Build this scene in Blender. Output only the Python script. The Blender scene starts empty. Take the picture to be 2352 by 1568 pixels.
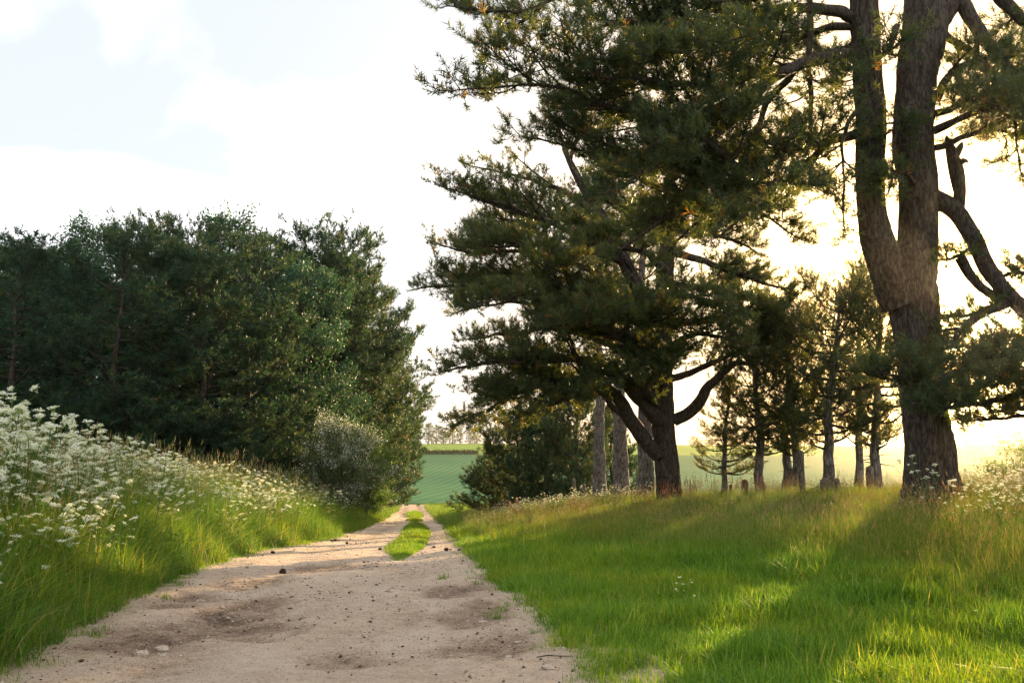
import bpy, math, random
import numpy as np
from mathutils import Vector, Matrix

random.seed(11)
RNG = np.random.default_rng(11)
S = bpy.context.scene
COL = S.collection

# ------------------------------------------------------------------ camera
FPX, HOR = 996.0, 455.0
CAMZ = 1.45
PITCH = math.atan((HOR - 341.0) / FPX)
cam_d = bpy.data.cameras.new('camera')
cam_d.sensor_width = 36.0
cam_d.lens = FPX / 1024.0 * 36.0
cam_d.clip_start, cam_d.clip_end = 0.1, 6000.0
cam = bpy.data.objects.new('camera', cam_d)
cam.location = (0, 0, CAMZ)
cam.rotation_euler = (math.pi / 2 + PITCH, 0, 0)
COL.objects.link(cam)
S.camera = cam

# ------------------------------------------------------------------ light
SUN_EL, SUN_AZ = math.radians(7.4), math.radians(26.5)     # azimuth from +Y towards +X
SUN_DIR = Vector((math.sin(SUN_AZ) * math.cos(SUN_EL), math.cos(SUN_AZ) * math.cos(SUN_EL), math.sin(SUN_EL)))
sun_d = bpy.data.lights.new('sun', 'SUN')
sun_d.energy, sun_d.angle, sun_d.color = 3.4, math.radians(0.6), (1.0, 0.70, 0.36)
sun = bpy.data.objects.new('sun', sun_d)
sun.rotation_euler = (-SUN_DIR).to_track_quat('-Z', 'Y').to_euler()
sun.location = (40, 80, 30)
COL.objects.link(sun)

world = bpy.data.worlds.new('World')
S.world = world
world.use_nodes = True
wn, wl = world.node_tree.nodes, world.node_tree.links
wn.clear()
def N(nodes, typ, **kw):
    n = nodes.new(typ)
    for k, v in kw.items():
        if k.startswith('i_'):
            n.inputs[k[2:].replace('_', ' ')].default_value = v
        else:
            setattr(n, k, v)
    return n
CLOUD_OFS = (1.77, .83, 2.1)
sky = N(wn, 'ShaderNodeTexSky', sky_type='NISHITA', sun_disc=False)
sky.sun_elevation, sky.sun_rotation = SUN_EL, SUN_AZ
sky.air_density, sky.dust_density, sky.ozone_density = 1.0, 1.0, 1.0
tc = N(wn, 'ShaderNodeTexCoord')
sep = N(wn, 'ShaderNodeSeparateXYZ')
wl.new(tc.outputs['Generated'], sep.inputs[0])
zz = N(wn, 'ShaderNodeMath', operation='MAXIMUM'); zz.inputs[1].default_value = 0.0
wl.new(sep.outputs['Z'], zz.inputs[0])
za = N(wn, 'ShaderNodeMath', operation='ADD'); za.inputs[1].default_value = 0.22
wl.new(zz.outputs[0], za.inputs[0])
comb = N(wn, 'ShaderNodeCombineXYZ')
for ax in 'XY':
    dv = N(wn, 'ShaderNodeMath', operation='DIVIDE')
    wl.new(sep.outputs[ax], dv.inputs[0]); wl.new(za.outputs[0], dv.inputs[1])
    wl.new(dv.outputs[0], comb.inputs[ax])
n1 = N(wn, 'ShaderNodeTexNoise'); n1.inputs['Scale'].default_value = 1.5
n1.inputs['Detail'].default_value = 6.0; n1.inputs['Roughness'].default_value = 0.5
n1.inputs['Distortion'].default_value = 0.35
cofs = N(wn, 'ShaderNodeVectorMath', operation='ADD'); cofs.inputs[1].default_value = CLOUD_OFS
wl.new(comb.outputs[0], cofs.inputs[0]); wl.new(cofs.outputs[0], n1.inputs['Vector'])
rmp = N(wn, 'ShaderNodeValToRGB')
rmp.color_ramp.elements[0].position, rmp.color_ramp.elements[1].position = 0.42, 0.80
rmp.color_ramp.elements[0].color = (1.55, 1.66, 1.82, 1)      # thin grey-blue cloud base
rmp.color_ramp.elements[1].color = (4.6, 4.5, 4.4, 1)       # bright cloud
wl.new(n1.outputs['Fac'], rmp.inputs['Fac'])
mixw = N(wn, 'ShaderNodeMix', data_type='RGBA')
mixw.inputs['Factor'].default_value = 0.95                     # a thin cloud deck over the whole sky
dt = N(wn, 'ShaderNodeVectorMath', operation='DOT_PRODUCT'); dt.inputs[1].default_value = SUN_DIR
wl.new(tc.outputs['Generated'], dt.inputs[0])
dm = N(wn, 'ShaderNodeMath', operation='MAXIMUM'); dm.inputs[1].default_value = 0.0; wl.new(dt.outputs['Value'], dm.inputs[0])
p0 = N(wn, 'ShaderNodeMath', operation='POWER'); p0.inputs[1].default_value = 16.0; wl.new(dm.outputs[0], p0.inputs[0])
warm = N(wn, 'ShaderNodeMix', data_type='RGBA'); warm.inputs['B'].default_value = (4.4, 2.7, 1.05, 1)   # cloud lit by the low sun
wl.new(p0.outputs[0], warm.inputs['Factor']); wl.new(rmp.outputs['Color'], warm.inputs['A'])
wl.new(sky.outputs['Color'], mixw.inputs['A']); wl.new(warm.outputs['Result'], mixw.inputs['B'])
# sunlight scattered forward by the thin cloud around the sun
last = mixw.outputs['Result']
for pw, colr in ((160.0, (45.0, 26.0, 8.0)), (14.0, (1.2, .7, .15))):
    po = N(wn, 'ShaderNodeMath', operation='POWER'); po.inputs[1].default_value = pw; wl.new(dm.outputs[0], po.inputs[0])
    ad = N(wn, 'ShaderNodeMix', data_type='RGBA', blend_type='ADD'); ad.inputs['B'].default_value = (*colr, 1)
    wl.new(po.outputs[0], ad.inputs['Factor']); wl.new(last, ad.inputs['A']); last = ad.outputs['Result']
bg = N(wn, 'ShaderNodeBackground'); bg.inputs['Strength'].default_value = 0.10
wl.new(last, bg.inputs['Color'])
wo = N(wn, 'ShaderNodeOutputWorld')
wl.new(bg.outputs[0], wo.inputs['Surface'])

vs = S.view_settings
vs.view_transform, vs.look, vs.gamma, vs.use_curve_mapping = 'Standard', 'None', 1.0, False
vs.exposure = 2.5
S.render.engine = 'CYCLES'
cy = S.cycles
cy.max_bounces, cy.diffuse_bounces, cy.glossy_bounces = 6, 3, 2
cy.transmission_bounces, cy.transparent_max_bounces, cy.volume_bounces = 4, 6, 0
cy.caustics_reflective = cy.caustics_refractive = False
cy.sample_clamp_indirect = 6.0
cy.use_denoising = True
cy.denoising_prefilter = 'NONE'
cy.use_adaptive_sampling = True
cy.adaptive_threshold = 0.02
S.render.film_transparent = False

# ------------------------------------------------------------------ pixel helper (2352-wide view of the photo)
DS = 2352.0 / 1024.0
def at(px, py, Y):
    dx, dy = (px / DS - 512.0) / FPX, (341.0 - py / DS) / FPX
    y = math.cos(PITCH) - dy * math.sin(PITCH)
    z = math.sin(PITCH) + dy * math.cos(PITCH)
    k = Y / y
    return np.array([dx * k, Y, CAMZ + z * k])
def mpp(Y):                      # metres per view pixel at depth Y
    return Y / FPX / DS

# ------------------------------------------------------------------ noise
def _hash(ix, iy, iz):
    h = (ix.astype(np.int64) * 374761393 + iy.astype(np.int64) * 668265263 + iz.astype(np.int64) * 1274126177) & 0xFFFFFFFF
    h = ((h ^ (h >> 13)) * 1103515245) & 0xFFFFFFFF
    h = h ^ (h >> 16)
    return (h & 0xFFFF) / 65535.0
def vnoise(p):
    p = np.asarray(p, float)
    i = np.floor(p).astype(np.int64); f = p - i
    f = f * f * (3 - 2 * f)
    r = 0
    for a in (0, 1):
        for b in (0, 1):
            for c in (0, 1):
                w = (f[:, 0] if a else 1 - f[:, 0]) * (f[:, 1] if b else 1 - f[:, 1]) * (f[:, 2] if c else 1 - f[:, 2])
                r = r + w * _hash(i[:, 0] + a, i[:, 1] + b, i[:, 2] + c)
    return r
def fbm(p, o=4):
    r, a, t = 0, 0.5, 0
    p = np.asarray(p, float)
    for k in range(o):
        r = r + a * vnoise(p * (2 ** k) + 17.3 * k); t += a; a *= 0.5
    return r / t
def fbm2(x, y, sc, o=4, seed=0.0):
    x = np.asarray(x, float); y = np.asarray(y, float)
    sh = np.broadcast(x, y).shape
    p = np.stack([np.broadcast_to(x, sh).ravel() * sc, np.broadcast_to(y, sh).ravel() * sc, np.full(int(np.prod(sh)), seed)], 1)
    return fbm(p, o).reshape(sh)
def sst(a, b, x):
    t = np.clip((x - a) / (b - a), 0, 1)
    return t * t * (3 - 2 * t)

# ------------------------------------------------------------------ terrain
def smooth_table(xs, ys, sig_rel=0.10):
    g = np.concatenate([np.linspace(-40, 0, 41), np.geomspace(1, 1700, 500)])
    v = np.interp(g, xs, ys)
    o = np.empty_like(v)
    for k, c in enumerate(g):
        w = np.exp(-((g - c) / (1.0 + sig_rel * abs(c))) ** 2) * np.gradient(g)
        o[k] = (w * v).sum() / w.sum()
    return g, o
YT = [-40, 0, 6.3, 9, 11.5, 14, 18, 23, 30, 40, 52, 80, 124, 145]
LT = [-3.1, -3.3, -3.5, -3.75, -4.2, -4.55, -4.85, -4.9, -5.06, -5.9, -7.0, -9.65, -14, -16.2]
RT = [1.1, 0.95, 0.72, 0.46, 0.16, -0.19, -0.6, -0.99, -1.6, -2.5, -3.66, -6.3, -10.5, -12.6]
GL = smooth_table(YT, LT, .06); GR = smooth_table(YT, RT, .06)
GP = smooth_table([-40, 0, 8, 12, 18, 23, 30, 40, 52, 80, 124, 150, 250, 350, 450, 600, 800, 1000, 1700],
                  [.1, 0, 0, -.05, -.3, -.55, -.9, -1.4, -2, -3.2, -5, -5.3, -6.1, -3.8, 1.45, 6.9, 10.7, 9, -20])
GB = smooth_table([-40, 5, 12, 20, 30, 36, 45, 60, 90, 140, 250, 350, 450, 600, 800, 1000, 1700],
                  [.1, .1, .12, .12, .0, -.3, -.95, -2.1, -3.8, -5.2, -6.1, -3.8, 1.45, 6.9, 10.7, 9, -20])
def Lx(y): return np.interp(y, *GL)
def Rx(y): return np.interp(y, *GR)
def edge_wob(y, seed):
    return 0.30 * (fbm2(np.asarray(y, float), 0.0, 0.9, 3, seed) - .5) + 0.25 * (fbm2(np.asarray(y, float), 0.0, 0.3, 2, seed + 5) - .5)
def Lw(y): return Lx(y) + edge_wob(y, 3.1)
def Rw(y): return Rx(y) + edge_wob(y, 8.7) * 1.1
def ground(x, y):
    x = np.asarray(x, float); y = np.asarray(y, float)
    p = np.interp(y, *GP); b = np.interp(y, *GB) + .34 * sst(4, 10, x) * (1 - sst(24, 44, y))
    er, el = x - Rx(y), Lx(y) - x
    z = p + (b - p) * sst(-.2, 5.0 + .06 * np.clip(y, 0, 80), er)
    fade = 1 - .3 * sst(30, 70, y) - .7 * sst(95, 135, y)
    z = z + .80 * sst(-.1, 2.4, el) * fade + .5 * sst(4, 14, el) * fade
    near = 1 - sst(60, 140, y)
    out = np.clip(np.maximum(er, el) * 1.5, 0, 1)
    z = z + near * out * (.26 * (fbm2(x, y, .35, 3, 1.0) - .5) + .17 * (fbm2(x, y, 1.5, 2, 2.0) - .5))
    far = sst(140, 400, y)
    z = z + far * 3.0 * (fbm2(x, y, .004, 2, 4.0) - .5)
    return z
def gz(x, y): return float(ground(np.array([x]), np.array([y]))[0])

# ------------------------------------------------------------------ mesh helpers
def mesh_np(name, V, T=None, Q=None, mat=None, tint=None, smooth=False, mats=None, midx=None):
    V = np.asarray(V, np.float32)
    T = np.zeros((0, 3), np.int32) if T is None else np.asarray(T, np.int32)
    Q = np.zeros((0, 4), np.int32) if Q is None else np.asarray(Q, np.int32)
    me = bpy.data.meshes.new(name)
    me.vertices.add(len(V)); me.vertices.foreach_set('co', V.ravel())
    nl = T.size + Q.size
    me.loops.add(nl); me.loops.foreach_set('vertex_index', np.concatenate([T.ravel(), Q.ravel()]))
    me.polygons.add(len(T) + len(Q))
    st = np.concatenate([np.arange(len(T)) * 3, T.size + np.arange(len(Q)) * 4]).astype(np.int32)
    me.polygons.foreach_set('loop_start', st)
    if smooth:
        me.polygons.foreach_set('use_smooth', np.ones(len(T) + len(Q), bool))
    for m in (mats or ([mat] if mat else [])):
        me.materials.append(m)
    if midx is not None:
        me.polygons.foreach_set('material_index', np.asarray(midx, np.int32))
    if tint is not None:
        a = me.attributes.new('tint', 'FLOAT', 'POINT')
        a.data.foreach_set('value', np.asarray(tint, np.float32))
    me.update(calc_edges=True)
    return me
class MB:
    def __init__(s): s.V, s.T, s.Q, s.C, s.n = [], [], [], [], 0
    def add(s, V, T=None, Q=None, tint=0.5):
        V = np.asarray(V, float)
        if len(V) == 0: return
        s.V.append(V)
        if T is not None and len(T): s.T.append(np.asarray(T) + s.n)
        if Q is not None and len(Q): s.Q.append(np.asarray(Q) + s.n)
        s.C.append(np.broadcast_to(np.asarray(tint, float), (len(V),)))
        s.n += len(V)
    def mesh(s, name, mat, smooth=False):
        V = np.concatenate(s.V)
        return mesh_np(name, V, np.concatenate(s.T) if s.T else None, np.concatenate(s.Q) if s.Q else None, mat,
                       np.concatenate(s.C), smooth)
def link(name, data, parent=None, loc=None):
    o = bpy.data.objects.new(name, data); COL.objects.link(o)
    if parent: o.parent = parent
    if loc is not None: o.location = [float(v) for v in loc]
    return o
def tag(o, label=None, cat=None, group=None, kind=None):
    if label: o['label'] = label
    if cat: o['category'] = cat
    if group: o['group'] = group
    if kind: o['kind'] = kind
    return o
def empty(name, loc, label, cat, group=None):
    o = link(name, None, None, loc); o.empty_display_size = .2
    return tag(o, label, cat, group)
def norm(a): return a / (np.linalg.norm(a, axis=-1, keepdims=True) + 1e-9)
UP = np.array([0., 0, 1])
def tube(mb, P, R, sides, tint=.5, bark=0.0, cap=True, seed=0.0):
    P = np.asarray(P, float); R = np.asarray(R, float); n = len(P)
    T = norm(np.gradient(P, axis=0))
    ref = np.array([1., 0, 0]) if abs(T[0][0]) < .8 else np.array([0, 1., 0])
    A = np.empty_like(P); u = norm(np.cross(T[0], ref))
    for k in range(n):
        u = u - T[k] * (u @ T[k]); u /= np.linalg.norm(u) + 1e-9; A[k] = u
    B = np.cross(T, A)
    th = np.linspace(0, 2 * math.pi, sides, endpoint=False)
    c, s_ = np.cos(th), np.sin(th)
    rr = R[:, None] * np.ones(sides)[None]
    if bark:
        L = np.concatenate([[0], np.cumsum(np.linalg.norm(np.diff(P, axis=0), axis=1))])
        q = np.stack([(R[:, None] * c[None]).ravel(), (R[:, None] * s_[None]).ravel(), np.repeat(L, sides)], 1)
        q[:, :2] += seed
        lum = fbm(q * [2.2, 2.2, .9], 2) - .5
        r1 = 1 - abs(2 * fbm(q * [12, 12, 1.9], 3) - 1); r1 = sst(.45, .95, r1) * .75 + .25 * fbm(q * [26, 26, 9], 2)
        rr = rr * (1 + .22 * lum.reshape(n, sides)) + bark * (r1.reshape(n, sides) - .75)
    V = P[:, None] + rr[..., None] * (A[:, None] * c[None, :, None] + B[:, None] * s_[None, :, None])
    i = np.arange(n - 1)[:, None] * sides; j = np.arange(sides)[None]; j2 = (j + 1) % sides
    Q = np.stack([i + j, i + j2, i + sides + j2, i + sides + j], -1).reshape(-1, 4)
    V = V.reshape(-1, 3); Tt = None
    if cap:
        V = np.concatenate([V, [P[-1] + T[-1] * R[-1] * .5]]); e = (n - 1) * sides
        Tt = np.stack([e + np.arange(sides), e + (np.arange(sides) + 1) % sides, np.full(sides, n * sides)], 1)
    mb.add(V, Tt, Q, tint)
def cones(mb, A, B, r, tint=.5):
    A = np.asarray(A, float); B = np.asarray(B, float)
    if len(A) == 0: return
    d = norm(B - A); ref = np.where(abs(d[:, 2:]) > .9, [[1., 0, 0]], [[0, 0, 1.]])
    u = norm(np.cross(d, ref)); v = np.cross(d, u); r = np.broadcast_to(np.asarray(r, float), (len(A),))[:, None]
    V = np.stack([A + u * r, A + (-.5 * u + .87 * v) * r, A + (-.5 * u - .87 * v) * r, B], 1).reshape(-1, 3)
    b = np.arange(len(A))[:, None] * 4
    T = np.concatenate([b + [0, 1, 3], b + [1, 2, 3], b + [2, 0, 3]])
    mb.add(V, T, None, np.repeat(np.broadcast_to(np.asarray(tint, float), (len(A),)), 4))
def resample(C, step, wob=.0, rng=RNG):
    C = np.asarray(C, float); n = len(C)
    E = np.concatenate([[2 * C[0] - C[1]], C, [2 * C[-1] - C[-2]]])
    out = []
    for k in range(n - 1):
        p0, p1, p2, p3 = E[k:k + 4]
        m = max(2, int(np.linalg.norm((p2 - p1)[:3]) / step))
        for t in np.arange(m) / m:
            out.append(.5 * ((2 * p1) + (p2 - p0) * t + (2 * p0 - 5 * p1 + 4 * p2 - p3) * t * t + (3 * p1 - p0 - 3 * p2 + p3) * t ** 3))
    out.append(C[-1]); O = np.array(out); O[:, 3] = np.maximum(O[:, 3], .004)
    if wob:
        q = np.stack([np.arange(len(O)) * step * 1.3, np.zeros(len(O)), np.full(len(O), rng.uniform(0, 99))], 1)
        for a in range(3):
            w = fbm(q + 31 * a, 3) - .5
            O[:, a] += wob * w * sst(0, 4, np.arange(len(O)))
    return O

# ------------------------------------------------------------------ foliage growth
class Growth:
    def __init__(s): s.sub, s.ta, s.tb, s.P, s.A = [], [], [], [], []
def grow_limb(g, P, rng, lsub=1.1, s0=.25, step=.22, twig_step=.16, twig_len=.42, tuft_step=.11, upb=.6, flat=.30, droop=0.0, sr=.016, lift=.25):
    """side branches, twigs and shoot positions along a limb polyline"""
    seg = np.linalg.norm(np.diff(P, axis=0), axis=1); L = np.concatenate([[0], np.cumsum(seg)]); tot = L[-1]
    s, sg = s0 * tot, 1
    T = norm(np.gradient(P, axis=0))
    while s < tot:
        f = s / tot
        b = np.array([np.interp(s, L, P[:, a]) for a in range(3)]); t = norm(np.array([np.interp(s, L, T[:, a]) for a in range(3)]))
        side = np.cross(t, UP); side = side / (np.linalg.norm(side) + 1e-6) if np.linalg.norm(side) > .15 else norm(rng.normal(size=3) * [1, 1, .1])
        upv = np.cross(side, t); sg = -sg
        an, ph = math.radians(rng.uniform(30, 78)), rng.normal(.12, flat)
        d = math.cos(an) * t + math.sin(an) * (sg * side * math.cos(ph) + upv * math.sin(ph))
        ls = lsub * rng.uniform(.5, 1.15) * (1 - .5 * f) * min(1, .45 + 2.2 * (f - s0 * .8))
        u = np.linspace(0, 1, 5)[:, None]
        sp = b + d * ls * u + UP * (lift - droop) * ls * u * u + np.concatenate([np.zeros((1, 3)), rng.normal(size=(4, 3)) * .035 * ls])
        g.sub.append((sp, np.linspace(1, .35, 5) * sr * (.5 + .5 * ls / lsub)))
        _twigs(g, sp, ls, rng, twig_step, twig_len, tuft_step, upb)
        s += step * rng.uniform(.6, 1.4)
    _twigs(g, P[-max(4, len(P) // 6):], .9, rng, twig_step, twig_len, tuft_step, upb)
def _twigs(g, sp, ls, rng, twig_step, twig_len, tuft_step, upb):
    n = max(2, int(ls / twig_step)); us = np.concatenate([rng.uniform(.22, 1, n), [1.0]])
    k = len(sp) - 1
    f = us * k; i = np.minimum(f.astype(int), k - 1); fr = (f - i)[:, None]
    b = sp[i] * (1 - fr) + sp[i + 1] * fr; t = norm(sp[i + 1] - sp[i])
    rd = norm(rng.normal(size=(n + 1, 3)) * [1, 1, .55])
    d = norm(t * .75 + rd * .75 + UP * .22); d[-1] = t[-1]
    tl = twig_len * rng.uniform(.45, 1.1, n + 1) * (1.1 - .5 * us)
    e = b + d * tl[:, None]
    g.ta.append(b); g.tb.append(e)
    m = max(1, int(twig_len / tuft_step * .8))
    for q in range(m):
        sel = rng.uniform(size=n + 1) < (1 if q == 0 else .8)
        pos = e - d * (q * tuft_step) * rng.uniform(.7, 1.2, (n + 1, 1))
        ax = norm(d + UP * upb + rng.normal(size=(n + 1, 3)) * .35)
        ok = sel & (q * tuft_step < tl)
        g.P.append(pos[ok]); g.A.append(ax[ok])
def perp(A, rng):
    r = rng.normal(size=A.shape); r -= A * (r * A).sum(-1, keepdims=True)
    return norm(r)
def needles(mb, P, A, rng, n=14, ln=.11, w=.010, spread=(22, 75), tint=None, axl=.05):
    M = len(P)
    if M == 0: return
    tint = rng.uniform(0, .75, M) if tint is None else tint
    A2 = np.repeat(A, n, 0); p = perp(A2, rng)
    th = np.radians(rng.uniform(*spread, len(A2)))[:, None]
    d = A2 * np.cos(th) + p * np.sin(th)
    l = (ln * rng.uniform(.7, 1.15, len(A2)))[:, None]
    b = np.repeat(P, n, 0) + A2 * rng.uniform(-axl, axl, (len(A2), 1))
    sd = norm(np.cross(d, rng.normal(size=d.shape))) * w * .5
    V = np.stack([b + sd, b - sd, b + d * l], 1).reshape(-1, 3)
    mb.add(V, np.arange(len(V)).reshape(-1, 3), None, np.repeat(np.repeat(tint, n), 3))
def candles(mb, P, rng, h=.11, w=.016, tint=.97):
    if len(P) == 0: return
    d = norm(UP + rng.normal(size=P.shape) * .12)
    cones(mb, P, P + d * h * rng.uniform(.6, 1.2, (len(P), 1)), w * .5, tint)
def leaves(mb, P, A, rng, n=7, size=.07, spread=.14, tint=None, asp=.62):
    M = len(P)
    if M == 0: return
    tint = rng.uniform(.05, .8, M) if tint is None else tint
    c = np.repeat(P, n, 0) + rng.normal(size=(M * n, 3)) * spread * .6
    ax = norm(np.repeat(A, n, 0) * .6 + rng.normal(size=(M * n, 3)) * .7)
    sd = perp(ax, rng); l = (size * rng.uniform(.6, 1.2, M * n))[:, None]
    nrm_ = np.cross(ax, sd)
    V = np.stack([c, c + ax * l * .5 + sd * l * asp * .5 + nrm_ * l * .08, c + ax * l, c + ax * l * .5 - sd * l * asp * .5 + nrm_ * l * .08], 1).reshape(-1, 3)
    mb.add(V, None, np.arange(len(V)).reshape(-1, 4), np.repeat(np.repeat(tint, n), 4))

# ------------------------------------------------------------------ materials
def newmat(name):
    m = bpy.data.materials.new(name); m.use_nodes = True
    m.node_tree.nodes.clear()
    return m, m.node_tree.nodes, m.node_tree.links
def ramp(nodes, stops):
    r = nodes.new('ShaderNodeValToRGB'); el = r.color_ramp.elements
    while len(el) < len(stops): el.new(.5)
    for e, (p, c) in zip(el, stops):
        e.position = p; e.color = (*c, 1)
    return r
def leaf_mat(name, stops, transl=.4, patch=None, patch_scale=.35, patch_amt=.6, rough=.55, spec=.25, rnd=.12, tcol=(1.25, 1.1, .55)):
    m, n, l = newmat(name)
    a = N(n, 'ShaderNodeAttribute', attribute_name='tint')
    oi = n.new('ShaderNodeObjectInfo')
    ma = N(n, 'ShaderNodeMath', operation='MULTIPLY_ADD'); ma.inputs[1].default_value = rnd; l.new(oi.outputs['Random'], ma.inputs[0])
    l.new(a.outputs['Fac'], ma.inputs[2])
    sb = N(n, 'ShaderNodeMath', operation='SUBTRACT'); sb.inputs[1].default_value = rnd * .5; l.new(ma.outputs[0], sb.inputs[0])
    r = ramp(n, stops); l.new(sb.outputs[0], r.inputs['Fac'])
    colr = r.outputs['Color']
    if patch:
        ge = n.new('ShaderNodeNewGeometry')
        no = N(n, 'ShaderNodeTexNoise'); no.inputs['Scale'].default_value = patch_scale; no.inputs['Detail'].default_value = 3
        l.new(ge.outputs['Position'], no.inputs['Vector'])
        mr = N(n, 'ShaderNodeMapRange'); mr.inputs['From Min'].default_value = .42; mr.inputs['From Max'].default_value = .62; mr.inputs['To Max'].default_value = patch_amt
        l.new(no.outputs['Fac'], mr.inputs['Value'])
        mx = N(n, 'ShaderNodeMix', data_type='RGBA', blend_type='MULTIPLY'); mx.inputs['B'].default_value = (*patch, 1)
        l.new(mr.outputs[0], mx.inputs['Factor']); l.new(colr, mx.inputs['A']); colr = mx.outputs['Result']
    bs = n.new('ShaderNodeBsdfPrincipled'); bs.inputs['Roughness'].default_value = rough; bs.inputs['Specular IOR Level'].default_value = spec
    l.new(colr, bs.inputs['Base Color'])
    tr = n.new('ShaderNodeBsdfTranslucent')
    tm = N(n, 'ShaderNodeMix', data_type='RGBA', blend_type='MULTIPLY'); tm.inputs['Factor'].default_value = 1; tm.inputs['B'].default_value = (*tcol, 1)
    l.new(colr, tm.inputs['A']); l.new(tm.outputs['Result'], tr.inputs['Color'])
    ms = n.new('ShaderNodeMixShader'); ms.inputs['Fac'].default_value = transl
    l.new(bs.outputs[0], ms.inputs[1]); l.new(tr.outputs[0], ms.inputs[2])
    o = n.new('ShaderNodeOutputMaterial'); l.new(ms.outputs[0], o.inputs['Surface'])
    return m
def bark_mat(name, dark, mid, light, sc=1.0, bump=.6):
    m, n, l = newmat(name)
    tc = n.new('ShaderNodeTexCoord'); mp = n.new('ShaderNodeMapping'); mp.inputs['Scale'].default_value = (9 * sc, 9 * sc, 1.9 * sc)
    l.new(tc.outputs['Object'], mp.inputs['Vector'])
    no = N(n, 'ShaderNodeTexNoise'); no.inputs['Scale'].default_value = 1.4; no.inputs['Detail'].default_value = 6; no.inputs['Roughness'].default_value = .65
    no.inputs['Distortion'].default_value = .6
    l.new(mp.outputs[0], no.inputs['Vector'])
    vo = N(n, 'ShaderNodeTexVoronoi', feature='DISTANCE_TO_EDGE'); vo.inputs['Scale'].default_value = .95
    n2 = N(n, 'ShaderNodeTexNoise'); n2.inputs['Scale'].default_value = .9; n2.inputs['Detail'].default_value = 4; l.new(mp.outputs[0], n2.inputs['Vector'])
    sc_ = N(n, 'ShaderNodeVectorMath', operation='MULTIPLY_ADD'); sc_.inputs[1].default_value = (2.6, 2.6, 1.6); l.new(n2.outputs['Color'], sc_.inputs[0]); l.new(mp.outputs[0], sc_.inputs[2])
    l.new(sc_.outputs[0], vo.inputs['Vector'])
    mr = N(n, 'ShaderNodeMapRange'); mr.inputs['From Min'].default_value = -.06; mr.inputs['From Max'].default_value = .20; l.new(vo.outputs['Distance'], mr.inputs['Value'])
    mul = N(n, 'ShaderNodeMath', operation='MULTIPLY'); l.new(mr.outputs[0], mul.inputs[0]); l.new(no.outputs['Fac'], mul.inputs[1])
    r = ramp(n, [(.05, dark), (.32, mid), (.68, light)]); l.new(mul.outputs[0], r.inputs['Fac'])
    bs = n.new('ShaderNodeBsdfPrincipled'); bs.inputs['Roughness'].default_value = .9; bs.inputs['Specular IOR Level'].default_value = .15
    l.new(r.outputs[0], bs.inputs['Base Color'])
    bp = n.new('ShaderNodeBump'); bp.inputs['Strength'].default_value = bump; bp.inputs['Distance'].default_value = .03
    l.new(mul.outputs[0], bp.inputs['Height']); l.new(bp.outputs[0], bs.inputs['Normal'])
    o = n.new('ShaderNodeOutputMaterial'); l.new(bs.outputs[0], o.inputs['Surface'])
    return m
def ground_mat(name, stops, sc=2.0, bump=.3, rows=None):
    m, n, l = newmat(name)
    tc = n.new('ShaderNodeTexCoord')
    no = N(n, 'ShaderNodeTexNoise'); no.inputs['Scale'].default_value = sc; no.inputs['Detail'].default_value = 8; no.inputs['Roughness'].default_value = .6
    l.new(tc.outputs['Object'], no.inputs['Vector'])
    r = ramp(n, stops); l.new(no.outputs['Fac'], r.inputs['Fac']); colr = r.outputs[0]
    bs = n.new('ShaderNodeBsdfPrincipled'); bs.inputs['Roughness'].default_value = 1.0; bs.inputs['Specular IOR Level'].default_value = 0.0
    if rows:
        mp = n.new('ShaderNodeMapping'); mp.inputs['Rotation'].default_value = (0, 0, rows[1]); l.new(tc.outputs['Object'], mp.inputs['Vector'])
        wv = N(n, 'ShaderNodeTexWave', wave_type='BANDS', bands_direction='X'); wv.inputs['Scale'].default_value = rows[0]
        wv.inputs['Distortion'].default_value = 5.0; wv.inputs['Detail'].default_value = 1.0; wv.inputs['Detail Scale'].default_value = .03
        l.new(mp.outputs[0], wv.inputs['Vector'])
        mx = N(n, 'ShaderNodeMix', data_type='RGBA', blend_type='MULTIPLY'); mx.inputs['B'].default_value = (*rows[2], 1)
        mf = N(n, 'ShaderNodeMath', operation='MULTIPLY'); mf.inputs[1].default_value = rows[3]; l.new(wv.outputs['Fac'], mf.inputs[0])
        l.new(mf.outputs[0], mx.inputs['Factor']); l.new(colr, mx.inputs['A']); colr = mx.outputs['Result']
    l.new(colr, bs.inputs['Base Color'])
    bp = n.new('ShaderNodeBump'); bp.inputs['Strength'].default_value = bump; bp.inputs['Distance'].default_value = .05
    l.new(no.outputs['Fac'], bp.inputs['Height']); l.new(bp.outputs[0], bs.inputs['Normal'])
    o = n.new('ShaderNodeOutputMaterial'); l.new(bs.outputs[0], o.inputs['Surface'])
    return m
M = {}
M['needle'] = leaf_mat('pine_needles', [(0, (.034, .066, .036)), (.45, (.062, .102, .040)), (.75, (.105, .135, .040)), (.84, (.17, .11, .045)), (.92, (.17, .11, .045)), (.97, (.26, .31, .15))], .5, rough=.42, spec=.5, tcol=(2.2, 1.5, .55))
M['wood_needle'] = leaf_mat('wood_needles', [(0, (.026, .060, .040)), (.5, (.048, .098, .048)), (.78, (.088, .128, .042)), (1, (.17, .13, .045))], .36, rnd=.45)
M['wood_leaf'] = leaf_mat('wood_leaves', [(0, (.034, .092, .06)), (.6, (.055, .125, .07)), (1, (.09, .15, .06))], .36, rnd=.3)
M['bush_leaf'] = leaf_mat('bush_leaves', [(0, (.05, .10, .02)), (.6, (.08, .16, .03)), (1, (.12, .2, .04))], .45)
M['haw_leaf'] = leaf_mat('hawthorn_leaves', [(0, (.08, .13, .05)), (.8, (.15, .21, .075)), (.85, (.72, .70, .66)), (1, (.80, .78, .74))], .3, rnd=0, tcol=(1, 1, .9))
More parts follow.
